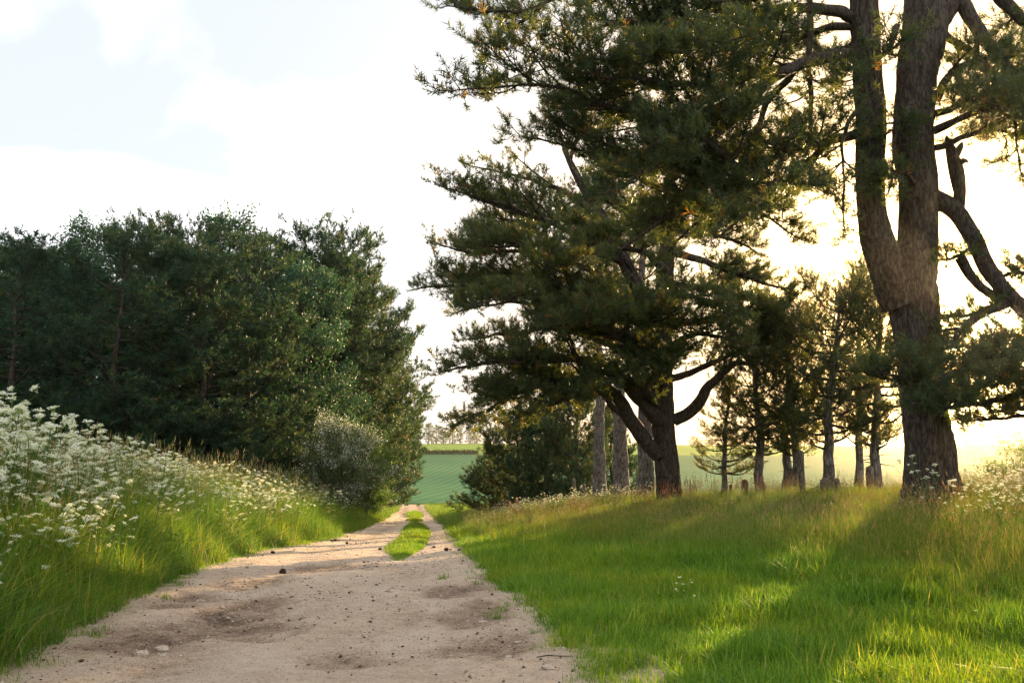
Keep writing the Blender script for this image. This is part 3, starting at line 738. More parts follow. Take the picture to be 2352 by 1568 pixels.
# --- the broad pine with low limbs (centre right)
Y1 = 30.0
def q(*a): return [(x, y, Y1 + d, w) for x, y, d, w in a]
T1_trunk = [q((1540, 1165, 0, 66), (1536, 1110, 0, 56), (1530, 1040, 0, 52), (1524, 960, 0, 50), (1520, 850, 0, 46), (1524, 700, 0, 42), (1532, 560, 0, 36), (1538, 430, 0, 26), (1535, 300, 0, 18), (1530, 190, 0, 8)),
            q((1508, 800, -.1, 34), (1478, 700, -.3, 36), (1440, 610, -.5, 32), (1395, 520, -.7, 28), (1340, 430, -.9, 20), (1300, 350, -1, 12), (1280, 280, -1, 6))]
F1 = dict(lsub=1.0, step=.165, twig_step=.13, twig_len=.40, tuft_step=.12, s0=.28, flat=.25)
T1_limbs = [
    dict(p=q((1512, 1045, -.1, 36), (1465, 985, -.4, 34), (1418, 910, -.8, 30), (1350, 870, -1.2, 24), (1240, 885, -1.5, 17), (1130, 930, -1.7, 11), (1040, 985, -1.8, 5)), kw=dict(s0=.40, lsub=1.3, droop=.45), fk=.26, forks=[(.6, 2.0, 1), (.7, 1.8, -1)]),
    dict(p=q((1515, 965, -.2, 38), (1470, 915, -.6, 34), (1425, 860, -1.2, 28), (1330, 820, -2.0, 20), (1200, 830, -2.6, 13), (1080, 840, -2.8, 7), (1010, 860, -2.9, 4)), kw=dict(s0=.33), forks=[(.5, 2.2, 1), (.6, 2.0, -1)]),
    dict(p=q((1515, 900, .2, 24), (1440, 820, 1.2, 20), (1320, 760, 2, 14), (1180, 760, 2.4, 9), (1070, 780, 2.6, 4)), forks=[(.5, 1.6, 1)]),
    dict(p=q((1500, 760, 0, 26), (1400, 700, -.6, 20), (1260, 660, -1.0, 14), (1100, 650, -1.2, 9), (960, 665, -1.3, 4)), forks=[(.45, 1.8, 1), (.6, 1.6, -1)]),
    dict(p=q((1470, 690, .4, 20), (1360, 620, 1.2, 16), (1220, 580, 1.8, 11), (1080, 580, 2, 6), (1000, 560, 2, 3)), forks=[(.5, 1.5, -1)]),
    dict(p=q((1430, 600, -.5, 20), (1330, 540, -1.2, 15), (1200, 490, -1.6, 10), (1080, 450, -1.8, 5), (1015, 430, -1.8, 3)), forks=[(.5, 1.6, 1), (.65, 1.2, -1)]),
    dict(p=q((1370, 480, -.6, 14), (1280, 430, 0, 10), (1170, 400, .4, 6), (1070, 380, .6, 3)), kw=dict(lsub=.7, step=.34), fk=1.2),
    dict(p=q((1310, 370, -1, 10), (1330, 300, -1, 7), (1350, 230, -1, 4))),
    dict(p=q((1538, 450, 0, 16), (1460, 400, -.6, 12), (1390, 380, -1, 6))),
    dict(p=q((1538, 380, 0, 14), (1600, 330, .4, 9), (1650, 290, .6, 4))),
    dict(p=q((1536, 320, 0, 12), (1480, 270, .4, 8), (1420, 230, .5, 4))),
    # towards the camera and filling the front
    dict(p=q((1515, 860, -.4, 26), (1460, 800, -2.2, 20), (1400, 760, -3.6, 13), (1330, 740, -4.8, 7), (1270, 740, -5.2, 4)), kw=dict(lsub=1.6), forks=[(.5, 1.6, 1), (.55, 1.6, -1)]),
    dict(p=q((1520, 800, -.4, 24), (1500, 760, -2.0, 18), (1460, 730, -3.4, 12), (1400, 700, -4.6, 6)), kw=dict(lsub=1.5), forks=[(.5, 1.5, 1), (.6, 1.4, -1)]),
    dict(p=q((1528, 620, -.3, 22), (1480, 580, -1.8, 16), (1420, 560, -3.0, 10), (1340, 560, -4, 5)), forks=[(.5, 1.5, 1), (.6, 1.4, -1)]),
    dict(p=q((1420, 905, -.8, 22), (1360, 900, -1.6, 16), (1270, 930, -2.4, 10), (1180, 960, -2.8, 4)), kw=dict(s0=.15, lsub=1.2, droop=.4)),
    dict(p=q((1440, 960, -.6, 16), (1370, 890, .4, 12), (1260, 870, 1.2, 8), (1140, 900, 1.6, 4)), kw=dict(s0=.3, lsub=1.2, droop=.4)),
    dict(p=q((1505, 800, .2, 22), (1400, 750, 2.2, 16), (1280, 700, 3.4, 11), (1140, 700, 4, 6), (1040, 720, 4.2, 3)), kw=dict(s0=.2)),
    dict(p=q((1490, 740, -.2, 20), (1400, 690, -2.2, 15), (1280, 660, -3.4, 10), (1150, 680, -4, 5), (1060, 720, -4.2, 3)), kw=dict(s0=.2)),
    dict(p=q((1400, 530, -.6, 16), (1310, 500, 1.0, 12), (1200, 520, 2.2, 8), (1090, 540, 2.6, 3)), kw=dict(s0=.15)),
    dict(p=q((1420, 560, -.6, 16), (1320, 580, -2.2, 12), (1200, 570, -3.2, 8), (1080, 560, -3.6, 3)), kw=dict(s0=.15)),
    dict(p=q((1530, 560, 0, 18), (1470, 500, 1.6, 13), (1380, 460, 2.6, 8), (1290, 470, 3, 3)), kw=dict(s0=.15)),
    dict(p=q((1535, 700, -.3, 18), (1580, 680, -2.0, 13), (1640, 700, -3.2, 8), (1700, 740, -3.8, 4)), kw=dict(s0=.25)),
    dict(p=q((1535, 800, -.3, 18), (1590, 770, -1.6, 13), (1650, 770, -2.6, 8), (1720, 790, -3.0, 4)), kw=dict(s0=.25)),
    dict(p=q((1530, 540, .2, 16), (1590, 530, 1.8, 12), (1660, 540, 2.8, 8), (1740, 580, 3.2, 4)), kw=dict(s0=.2)),
    dict(p=q((1512, 930, -.4, 20), (1470, 880, -2.2, 15), (1420, 870, -3.4, 9), (1360, 890, -4.0, 4)), kw=dict(s0=.25, lsub=1.2, droop=.2)),
    dict(p=q((1520, 880, -.4, 18), (1510, 840, -2.0, 13), (1490, 820, -3.2, 8), (1460, 830, -3.8, 4)), kw=dict(s0=.25, lsub=1.1, droop=.2)),
    # right side
    dict(p=q((1548, 965, 0, 28), (1600, 930, -.3, 26), (1630, 880, -.5, 22), (1690, 840, -.8, 14), (1760, 830, -1, 6)), kw=dict(s0=.5), forks=[(.7, 1.2, 1)]),
    dict(p=q((1540, 870, .2, 18), (1620, 840, .6, 13), (1720, 800, 1, 8), (1800, 790, 1.2, 4))),
    dict(p=q((1535, 740, 0, 22), (1630, 730, -.4, 16), (1740, 720, -.6, 10), (1830, 690, -.7, 4)), forks=[(.5, 1.3, 1), (.6, 1.2, -1)]),
    dict(p=q((1538, 580, 0, 20), (1620, 600, -.4, 15), (1720, 640, -.7, 10), (1810, 660, -.9, 4)), forks=[(.55, 1.2, -1)]),
    dict(p=q((1540, 650, .4, 16), (1640, 660, 1.0, 11), (1740, 690, 1.4, 5))),
    dict(p=q((1540, 500, 0, 16), (1620, 470, .3, 11), (1700, 450, .6, 5))),
]
b1 = at(1537, 1150, Y1); b1[2] = gz(b1[0], b1[1])
NK_HERO = dict(n=17, ln=.15, w=.021, axl=.10)
hero_tree('pine_tree', b1, 'broad old pine with low spreading limbs over a grey furrowed trunk right of the track', T1_trunk, T1_limbs, 'bark', 101, NK_HERO, F1, .10)

# --- the forked pine at the right
Y2 = 20.0
def q(*a): return [(x, y, Y2 + d, w) for x, y, d, w in a]
T2_trunk = [q((2140, 1130, 0, 140), (2136, 1085, 0, 118), (2130, 1000, 0, 106), (2118, 880, 0, 100), (2108, 760, 0, 104), (2098, 680, 0, 116), (2094, 625, 0, 118), (2108, 560, 0, 88), (2108, 440, 0, 88), (2098, 320, 0, 92), (2106, 180, 0, 92), (2122, 60, 0, 100), (2120, -40, 0, 80), (2100, -200, 0, 62), (2095, -420, 0, 42), (2095, -640, 0, 14)),
            q((2074, 700, -.05, 84), (2032, 600, -.1, 80), (2004, 500, -.1, 68), (1998, 400, -.1, 66), (2000, 300, -.1, 66), (1992, 180, -.1, 66), (1986, 60, -.1, 68), (1982, -80, -.1, 56), (1975, -300, -.1, 36), (1970, -520, -.1, 12)),
            q((2130, 70, .1, 60), (2170, 10, .1, 64), (2195, -60, .1, 56), (2230, -200, .1, 40), (2260, -380, .1, 16))]
F2 = dict(lsub=.85, step=.16, twig_step=.12, twig_len=.38, tuft_step=.12, s0=.3)
T2_limbs = [
    # great left limb
    dict(p=q((1990, 120, 0, 34), (1900, 132, -.4, 32), (1830, 150, -.8, 28), (1760, 190, -1.2, 24), (1660, 250, -1.6, 20), (1540, 270, -2, 15), (1400, 240, -2.2, 11), (1240, 205, -2.3, 8), (1110, 205, -2.3, 5), (1015, 205, -2.3, 3)), kw=dict(s0=.30), forks=[(.42, 1.8, 1), (.5, 1.6, -1), (.62, 1.6, 1), (.7, 1.5, -1)]),
    dict(p=q((1770, 185, -1.1, 20), (1690, 270, -1.0, 17), (1610, 350, -1.0, 13), (1480, 370, -1.1, 9), (1330, 340, -1.1, 6), (1180, 300, -1.1, 3)), kw=dict(s0=.2), forks=[(.4, 1.5, 1), (.6, 1.2, -1)]),
    dict(p=q((1700, 300, -.8, 18), (1620, 400, -.8, 15), (1540, 490, -.9, 11), (1450, 560, -1, 6), (1400, 600, -1, 3)), kw=dict(s0=.15), forks=[(.3, 1.3, 1), (.4, 1.4, -1), (.6, 1.0, 1)]),
    dict(p=q((1990, 300, -.1, 24), (1900, 320, -.7, 20), (1810, 350, -1.2, 15), (1720, 400, -1.6, 10), (1640, 470, -1.8, 4)), kw=dict(s0=.3), forks=[(.5, 1.2, 1), (.55, 1.2, -1)]),
    dict(p=q((1830, 150, -.8, 18), (1760, 240, .2, 15), (1700, 350, .8, 12), (1720, 450, 1.0, 8), (1790, 520, 1.1, 5), (1860, 555, 1.1, 3)), kw=dict(s0=.3), forks=[(.6, 1.1, 1), (.7, 1.0, -1)]),
    # high left limbs (dark top of the picture)
    dict(p=q((1985, 40, 0, 30), (1860, 20, -.6, 26), (1720, 40, -1, 21), (1560, 70, -1.4, 16), (1420, 60, -1.7, 11), (1330, 90, -1.8, 5)), kw=dict(s0=.2), forks=[(.35, 1.6, 1), (.45, 1.6, -1), (.6, 1.4, 1), (.7, 1.4, -1)]),
    dict(p=q((1980, -60, 0, 28), (1840, -80, .4, 24), (1660, -60, .8, 18), (1480, -40, 1.0, 14), (1300, 0, 1.2, 10), (1140, 25, 1.2, 6), (1015, 15, 1.2, 3)), kw=dict(s0=.25), forks=[(.4, 1.5, 1), (.5, 1.5, -1)]),
    dict(p=q((1986, 60, .2, 22), (1900, 60, 1.0, 18), (1800, 90, 1.6, 13), (1680, 130, 2, 7), (1600, 170, 2, 3)), kw=dict(s0=.2), forks=[(.4, 1.3, 1), (.6, 1.2, -1)]),
    dict(p=q((1980, -100, -.2, 24), (1860, -60, -1.4, 19), (1740, -20, -2.4, 13), (1620, 10, -3, 6)), kw=dict(s0=.2), forks=[(.4, 1.4, 1), (.5, 1.4, -1)]),
    dict(p=q((1830, 155, -.8, 20), (1720, 180, -2.0, 16), (1580, 190, -2.8, 12), (1440, 180, -3.2, 8), (1300, 170, -3.4, 4)), kw=dict(s0=.15)),
    dict(p=q((1660, 250, -1.6, 16), (1560, 340, -2.6, 12), (1440, 420, -3.0, 8), (1340, 460, -3.2, 3)), kw=dict(s0=.1)),
    dict(p=q((1900, 330, -.7, 18), (1800, 420, .2, 14), (1680, 470, .8, 9), (1570, 540, 1.0, 5), (1500, 600, 1.0, 3)), kw=dict(s0=.25)),
    dict(p=q((1720, 400, -1.6, 14), (1650, 330, -2.6, 10), (1560, 300, -3.2, 6), (1480, 330, -3.4, 3)), kw=dict(s0=.1)),
    dict(p=q((1800, 350, -1.2, 14), (1760, 430, -2.2, 10), (1700, 500, -2.8, 6), (1640, 560, -3.0, 3)), kw=dict(s0=.1)),
    dict(p=q((1720, 40, -1, 16), (1620, 110, -2.4, 12), (1500, 140, -3.2, 8), (1400, 150, -3.4, 4)), kw=dict(s0=.1)),
    dict(p=q((1980, 90, .3, 20), (1860, 130, 1.8, 15), (1740, 170, 2.8, 10), (1620, 230, 3.2, 5)), kw=dict(s0=.2)),
    # drooping sprays in front of and beside the stems
    dict(p=q((1990, 230, -.3, 14), (1950, 260, -.8, 11), (1935, 340, -1, 8), (1935, 450, -1.1, 5), (1945, 530, -1.1, 3)), kw=dict(lsub=.6, s0=.15)),
    dict(p=q((1860, -20, .3, 16), (1862, 120, .3, 14), (1866, 240, .3, 11), (1860, 330, .3, 6)), kw=dict(lsub=.7, s0=.45)),
    dict(p=q((2060, 60, -.3, 16), (2020, 130, -1.0, 12), (1980, 190, -1.5, 7), (1940, 230, -1.7, 3)), kw=dict(lsub=.8)),
    dict(p=q((2095, 230, -.3, 16), (2060, 290, -.6, 12), (2050, 350, -.8, 7), (2045, 400, -.8, 3)), kw=dict(lsub=.55)),
    dict(p=q((2100, 420, -.4, 12), (2070, 390, -.9, 8), (2040, 440, -1.1, 4)), kw=dict(lsub=.5)),
    # right side
    dict(p=q((2190, -40, .1, 38), (2240, 50, 0, 34), (2300, 140, -.2, 28), (2380, 210, -.4, 22), (2480, 260, -.6, 12)), kw=dict(s0=.35, lsub=.9), forks=[(.5, 1.2, 1)]),
    dict(p=q((2160, 70, .1, 18), (2230, 120, .4, 15), (2310, 200, .6, 10), (2400, 300, .7, 5)), kw=dict(s0=.3)),
    dict(p=q((2150, 230, 0, 22), (2190, 160, -.2, 16), (2250, 130, -.4, 10), (2330, 130, -.6, 5)), kw=dict(s0=.3)),
    dict(p=q((2145, 300, -.2, 20), (2210, 270, -.6, 15), (2290, 250, -.9, 10), (2390, 270, -1.1, 5)), kw=dict(s0=.2), forks=[(.4, 1.1, 1), (.55, 1.0, -1)]),
    dict(p=q((2145, 340, 0, 16), (2220, 310, .5, 12), (2310, 300, .9, 7), (2400, 330, 1, 3)), kw=dict(s0=.2), forks=[(.4, 1.0, 1)]),
    dict(p=q((2260, -60, .2, 34), (2330, 20, .3, 30), (2420, 90, .4, 22)), kw=dict(s0=.4)),
    dict(p=q((2150, 260, -.2, 18), (2220, 230, -1.2, 13), (2290, 240, -1.8, 8), (2360, 280, -2, 4)), kw=dict(s0=.15, lsub=.9)),
    dict(p=q((2300, 140, -.2, 16), (2330, 230, -.6, 11), (2340, 320, -.8, 7), (2350, 400, -.9, 3)), kw=dict(s0=.1, lsub=.7)),
    dict(p=q((2240, 50, 0, 14), (2250, 130, .6, 10), (2270, 220, .9, 6), (2280, 300, 1, 3)), kw=dict(s0=.15, lsub=.7)),
    # broken limb
    dict(p=q((2135, 450, .1, 44), (2190, 480, .0, 42), (2232, 540, -.1, 42), (2262, 610, -.2, 40), (2310, 670, -.3, 38), (2370, 730, -.4, 36), (2450, 790, -.5, 36), (2540, 830, -.6, 20)), wob=.12, kw=dict(s0=.5, lsub=.8)),
    dict(p=q((2184, 345, .2, 24), (2196, 390, .1, 34), (2204, 440, .05, 30), (2200, 490, 0, 30)), bare=True, wob=.05),
    dict(p=q((2186, 350, .2, 26), (2178, 325, .2, 16), (2174, 310, .2, 3)), bare=True, wob=.03),
    dict(p=q((2192, 360, .2, 22), (2206, 336, .15, 14), (2210, 326, .1, 3)), bare=True, wob=.03),
    dict(p=q((2196, 380, .1, 20), (2214, 368, .0, 14), (2224, 372, -.05, 3)), bare=True, wob=.03),
    dict(p=q((2205, 590, -.1, 26), (2240, 650, -.1, 22), (2290, 690, -.2, 22)), wob=.1, bare=True),
    dict(p=q((2320, 690, -.3, 26), (2240, 730, -.6, 20), (2190, 780, -.8, 12), (2160, 800, -.9, 5)), wob=.15, kw=dict(s0=.25, lsub=.6)),
    dict(p=q((2240, 560, -.2, 10), (2200, 590, -.4, 8), (2160, 600, -.5, 4)), wob=.1, kw=dict(s0=.1, lsub=.5)),
    # low right-hand sprays
    dict(p=q((2380, 740, -.4, 24), (2350, 800, -.8, 18), (2290, 830, -1, 12), (2230, 860, -1.2, 6)), kw=dict(s0=.15, lsub=.8), forks=[(.4, .9, 1), (.5, .9, -1)]),
    dict(p=q((2540, 850, -1.0, 22), (2420, 890, -1.3, 18), (2300, 915, -1.5, 14), (2180, 940, -1.7, 10), (2090, 925, -1.8, 5)), kw=dict(s0=.1, lsub=.75), forks=[(.3, .9, 1), (.45, .9, -1), (.65, .8, 1)]),
    dict(p=q((2400, 740, -.4, 22), (2430, 690, -.3, 17), (2470, 620, -.2, 9)), kw=dict(s0=.1, lsub=.8)),
    dict(p=q((2118, 900, -.5, 16), (2080, 880, -1.2, 12), (2030, 860, -1.7, 7), (1990, 850, -1.9, 3)), kw=dict(s0=.15, lsub=.8), forks=[(.4, .8, 1), (.5, .7, -1)]),
    dict(p=q((2540, 780, -.8, 20), (2430, 800, -1.6, 16), (2330, 850, -2.0, 11), (2240, 900, -2.2, 6), (2170, 930, -2.3, 3)), kw=dict(s0=.1, lsub=.8)),
    dict(p=q((2480, 700, -.3, 18), (2420, 640, -.2, 14), (2340, 620, .0, 9), (2270, 640, .1, 4)), kw=dict(s0=.1, lsub=.7)),
    dict(p=q((2540, 900, -.6, 18), (2440, 940, -.8, 14), (2330, 955, -1.0, 9), (2220, 960, -1.1, 4)), kw=dict(s0=.1, lsub=.7)),
    dict(p=q((2560, 760, .6, 18), (2460, 770, 1.2, 14), (2350, 790, 1.6, 9), (2260, 810, 1.8, 4)), kw=dict(s0=.1, lsub=.8)),
    dict(p=q((2118, 840, .4, 16), (2180, 800, 1.0, 12), (2240, 800, 1.4, 7), (2290, 820, 1.6, 3)), kw=dict(s0=.2, lsub=.7)),
    dict(p=q((2120, 860, -.5, 14), (2140, 840, -1.0, 10), (2180, 850, -1.4, 5)), kw=dict(s0=.1, lsub=.7), forks=[(.4, .7, 1)]),
]
b2 = at(2138, 1110, Y2); b2[2] = gz(b2[0], b2[1])
hero_tree('pine_tree', b2, 'tall pine forking into two thick stems with a broken limb at the right', T2_trunk, T2_limbs, 'bark', 202, dict(n=17, ln=.145, w=.018, axl=.10), F2, .14)

# --- generic pines (young pines on the bank, the wood)
def proto_pine(seed, H, crown0, R, nl, trunk_r, lean, F, NK, mat, candle=0, bark='bark', profile='round', leafkw=None, stubs=0, tsides=16, tbark=.02):
    rng = np.random.default_rng(seed)
    C = np.array([[lean[0] * t * t, lean[1] * t * t, t * H, trunk_r * (1.25 - .25 * min(1, t * 10)) * (1 - .88 * t) + .01] for t in np.linspace(0, 1, 9)])
    p = resample(C, .2 if tsides < 30 else .09, .25, rng); p[0, 2] -= .15
    mb = MB(); tube(mb, p[:, :3], p[:, 3], tsides, bark=tbark, seed=seed)
    g = Growth(); lm = MB()
    for k in range(nl):
        t = crown0 + (1 - crown0) * (k + rng.uniform(0, .8)) / nl
        f = (t - crown0) / (1 - crown0)
        if profile == 'round': r = R * (math.sin(math.pi * min(1, .22 + .80 * f)) ** .7 + .08)
        elif profile == 'dome': r = R * ((.72 + .28 * math.sin(math.pi * f)) * (1 - f ** 3.2) ** .5 + .10)
        elif profile == 'cone': r = R * (1.02 - f) ** .75
        else: r = R * (.55 + .45 * math.sin(math.pi * f))
        r *= rng.uniform(.65, 1.15); az = k * 2.4 + rng.normal(0, .4)
        i = min(len(p) - 2, int(t * (len(p) - 1))); b = p[i, :3]
        el = rng.uniform(-.15, .35) + .55 * f
        d = np.array([math.cos(az) * math.cos(el), math.sin(az) * math.cos(el), math.sin(el)])
        u = np.linspace(0, 1, 5)[:, None]
        c = np.concatenate([b + d * r * u + UP * r * (.16 * u * u - .12 * np.sin(u * 3.1)), np.linspace(min(.05, p[i, 3] * .5), .008, 5)[:, None]], 1)
        q_ = resample(c, .2, .25, rng)
        tube(lm, q_[:, :3], q_[:, 3], 5)
        grow_limb(g, q_[:, :3], rng, **F)
    grow_limb(g, p[int(len(p) * .86):, :3], rng, **dict(F, lsub=F['lsub'] * .7, s0=.05))
    for k in range(stubs):
        i = int(rng.uniform(.08, crown0 + .15) * len(p)); az = rng.uniform(0, 6.28); b = p[i, :3]
        ln = rng.uniform(.25, .4 + .06 * H)
        cones(lm, [b], [b + np.array([math.cos(az), math.sin(az), rng.uniform(-.3, .2)]) * ln], .018)
    b_, c_, n = finish_growth(g, rng, NK, mat, candle, leafkw)
    print('proto', seed, 'shoots', n, 'tris', len(c_.polygons))
    parts = [('trunk', mb.mesh('trunk', M[bark], True), None), ('limbs', lm.mesh('limbs', M['twig'], True), 'stuff'), ('branches', b_, 'stuff'), ('crown', c_, 'stuff')]
    return parts
def plant_tree(parts, name, x, y, rz, s, label, cat='tree', group=None, z=None, sz=None):
    r = empty(name, (x, y, gz(x, y) - .03 if z is None else z), label, cat, group)
    r.rotation_euler = (0, 0, rz); r.scale = (s, s, s if sz is None else sz)
    for nm, me, kind in parts:
        o = link(nm, me, r)
        if kind: o['kind'] = kind
    return r

YF = dict(lsub=.85, step=.15, twig_step=.11, twig_len=.32, tuft_step=.11, s0=.18, upb=.9, sr=.010)
YN = dict(n=12, ln=.13, w=.014, axl=.08)
young = [proto_pine(31, 6.0, .27, 1.7, 42, .15, (.5, 0), YF, YN, M['needle'], .25, 'bark_pale', 'oval', stubs=10),
         proto_pine(32, 6.0, .28, 1.8, 42, .16, (-.4, .2), YF, YN, M['needle'], .25, 'bark_pale', 'oval', stubs=10),
         proto_pine(33, 6.0, .25, 1.3, 40, .13, (.3, -.2), YF, YN, M['needle'], .25, 'bark_pale', 'cone', stubs=8)]
def px_x(px, Y): return (px / DS - 512) / FPX * Y
YG = 'young pines along the fence'
for k, (px, Y, pr, s, sz, rz, lab) in enumerate([
        (1658, 31.5, 2, .8, .66, .4, 'small thin pine just right of the broad old pine, its lower branches sparse'),
        (1742, 30.5, 1, .92, .88, 1.4, 'young pine left of the tall round fence post, trunk bent to the right'),
        (1826, 31.0, 0, .95, .95, 2.4, 'young pine with slanting trunk directly behind the tall round fence post'),
        (1896, 29.0, 1, 1.05, 1.0, 3.3, 'young pine with thick leaning trunk right of the tall round fence post'),
        (2004, 29.5, 0, 1.05, 1.0, 5.2, 'young pine beside a square post just left of the big forked trunk'),
        (1800, 34.0, 1, 1.0, 1.05, 4.1, 'young pine with its crown just right of the broad old pine, behind the fence post'),
        (1966, 33.0, 2, 1.05, 1.32, .9, 'slender pointed young pine rising behind the others left of the forked trunk')]):
    plant_tree(young[pr], 'young_pine', px_x(px, Y), Y, rz, s, lab, group=YG, sz=sz)

# pines with clean grey trunks behind the broad pine
TF = dict(lsub=1.2, step=.22, twig_step=.15, twig_len=.42, tuft_step=.13, s0=.25)
tall = [proto_pine(41, 14.0, .46, 3.0, 44, .36, (.4, .3), TF, dict(n=12, ln=.14, w=.016), M['needle'], 0, 'bark_pale', 'round', stubs=6, tsides=44, tbark=.05),
        proto_pine(42, 14.0, .50, 2.8, 42, .40, (-.3, .5), TF, dict(n=12, ln=.14, w=.016), M['needle'], 0, 'bark_pale', 'round', stubs=6, tsides=44, tbark=.05)]
for px, Y, pr, s, rz, lab in [(1376, 41, 0, .78, .5, 'slim straight pale grey pine trunk, leftmost of the three behind the broad pine'),
                             (1424, 38.5, 1, .80, 2.1, 'pale grey pine trunk in the middle of the three behind the broad pine'),
                             (1480, 36.5, 0, .86, 3.9, 'thick pale grey pine trunk standing closest behind the broad pine')]:
    plant_tree(tall[pr], 'pine_tree', px_x(px, Y), Y, rz, s, lab, group='grey trunked pines behind the broad pine')

# bushy pines further along
BF = dict(lsub=1.1, step=.17, twig_step=.13, twig_len=.42, tuft_step=.14, s0=.15, upb=.8, sr=.01)
bushy = [proto_pine(51, 5.0, .04, 2.3, 46, .12, (.2, 0), BF, dict(n=12, ln=.17, w=.030, axl=.1), M['wood_needle'], 0, 'bark', 'cone'),
         proto_pine(52, 5.0, .06, 2.1, 46, .12, (-.2, .2), BF, dict(n=12, ln=.17, w=.030, axl=.1), M['wood_needle'], 0, 'bark', 'oval')]
for px, Y, pr, s, sz, rz, lab in [
        (1130, 60, 0, 1.05, .78, 0.3, 'low bushy pine closest to the track, leftmost of the dark clump'),
        (1190, 56, 1, 1.05, 1.0, 1.9, 'bushy dark pine, second from the track in the clump'),
        (1255, 53, 0, 1.05, 1.18, 3.1, 'rounded bushy pine at the top of the dark clump'),
        (1320, 50, 1, .95, 1.12, 4.4, 'bushy pine at the right end of the clump beside the slim grey trunk'),
        (1400, 58, 0, 1.0, 1.2, 5.1, 'bushy pine seen between the grey trunks')]:
    plant_tree(bushy[pr], 'bushy_pine', px_x(px, Y), Y, rz, s, lab, group='bushy pines beside the track', sz=sz)

# --- the wood on the left
WF = dict(lsub=1.35, step=.20, twig_step=.15, twig_len=.46, tuft_step=.16, s0=.40, upb=.6, flat=.14, sr=.014, lift=.10)
WN = dict(n=10, ln=.20, w=.034, axl=.1)
WM = M['wood_needle']
wood = [proto_pine(61, 12, .06, 2.9, 50, .17, (.4, 0), WF, WN, WM, 0, 'bark', 'dome', stubs=14),
        proto_pine(62, 12, .08, 3.2, 50, .19, (-.4, .3), WF, WN, WM, 0, 'bark', 'dome', stubs=14),
        proto_pine(63, 12, .03, 2.8, 50, .16, (.2, -.4), WF, WN, WM, 0, 'bark', 'dome', stubs=14),
        proto_pine(64, 12, .10, 3.0, 48, .18, (.6, .2), WF, WN, WM, 0, 'bark', 'round', stubs=14)]
LF = dict(lsub=1.3, step=.22, twig_step=.17, twig_len=.5, tuft_step=.17, s0=.36, upb=.2, flat=.3, sr=.014, lift=.15)
LK = dict(n=8, size=.13, spread=.2)
broad = [proto_pine(65, 12, .05, 3.2, 52, .17, (.3, .2), LF, None, M['wood_leaf'], 0, 'bark', 'dome', leafkw=LK),
         proto_pine(66, 12, .04, 2.9, 52, .16, (-.3, .2), LF, None, M['wood_leaf'], 0, 'bark', 'dome', leafkw=LK)]
allw = wood + broad
def wood_tree(px, Y, topy, pr, rz, wide, lab, grp):
    x = px_x(px, Y); zg = gz(x, Y); zt = at(px, topy + 22, Y)[2]
    h = (zt - zg) / 12.3
    plant_tree(allw[pr], 'wood_tree', x, Y, rz, wide, lab, group=grp, sz=h)
front = [(-90, 36, 540, 2, 1.0), (20, 34, 520, 0, .95), (135, 37, 560, 4, .95), (255, 34.5, 520, 1, .95), (365, 37, 540, 2, 1.0), (470, 36, 545, 3, .95), (575, 38.5, 530, 0, 1.0), (680, 43, 590, 4, .95), (765, 48, 560, 1, 1.0)]
for k, (px, Y, ty_, pr, wd) in enumerate(front):
    wood_tree(px, Y, ty_, pr, k * 1.7, wd, ['dark conifer', 'broad leafy tree'][pr > 3] + f' in the front row of the left wood, {ordn(k)} from the left', 'front row of the left wood')
back = [(-30, 42, 530, 4, 1.05), (80, 43, 545, 3, 1.0), (200, 43, 500, 5, 1.05), (310, 44, 480, 0, 1.0), (420, 44, 500, 1, 1.0), (520, 45, 485, 5, 1.05), (625, 46, 505, 3, 1.0), (715, 48, 495, 2, 1.05), (800, 51, 505, 1, 1.05)]
for k, (px, Y, ty_, pr, wd) in enumerate(back):
    wood_tree(px, Y, ty_, pr, .7 + k * 2.3, wd, ['dark conifer', 'broad leafy tree'][pr > 3] + f' rising behind the front row of the left wood, {ordn(k)} from the left', 'second row of the left wood')
for k, (px, Y) in enumerate([(-60, 53), (40, 54), (140, 53), (240, 55), (340, 54), (440, 56), (540, 55), (640, 57), (730, 58)]):
    wood_tree(px, Y, 560 + 12 * (k % 3), (k * 2 + 1) % 6, k * 1.1, 1.2, f'tree deep inside the left wood, {ordn(k)} of the rearmost row from the left', 'rearmost row of the left wood')
def side_px(Y): return (float(Lx(Y)) - 1.3) / Y * FPX * DS + 1176
side = [(side_px(Y), Y, t_, p_, w_) for Y, t_, p_, w_ in [(52, 560, 3, 1.1), (58, 620, 0, 1.2), (65, 680, 2, 1.3), (73, 740, 1, 1.3), (82, 790, 3, 1.35), (93, 850, 0, 1.35), (106, 890, 2, 1.35)]]
for k, (px, Y, ty_, pr, wd) in enumerate(side):
    wood_tree(px, Y, ty_, pr, 1.3 + k * 1.9, wd, f'conifer at the edge of the wood along the track, {ordn(k)} going away', 'wood edge along the track')

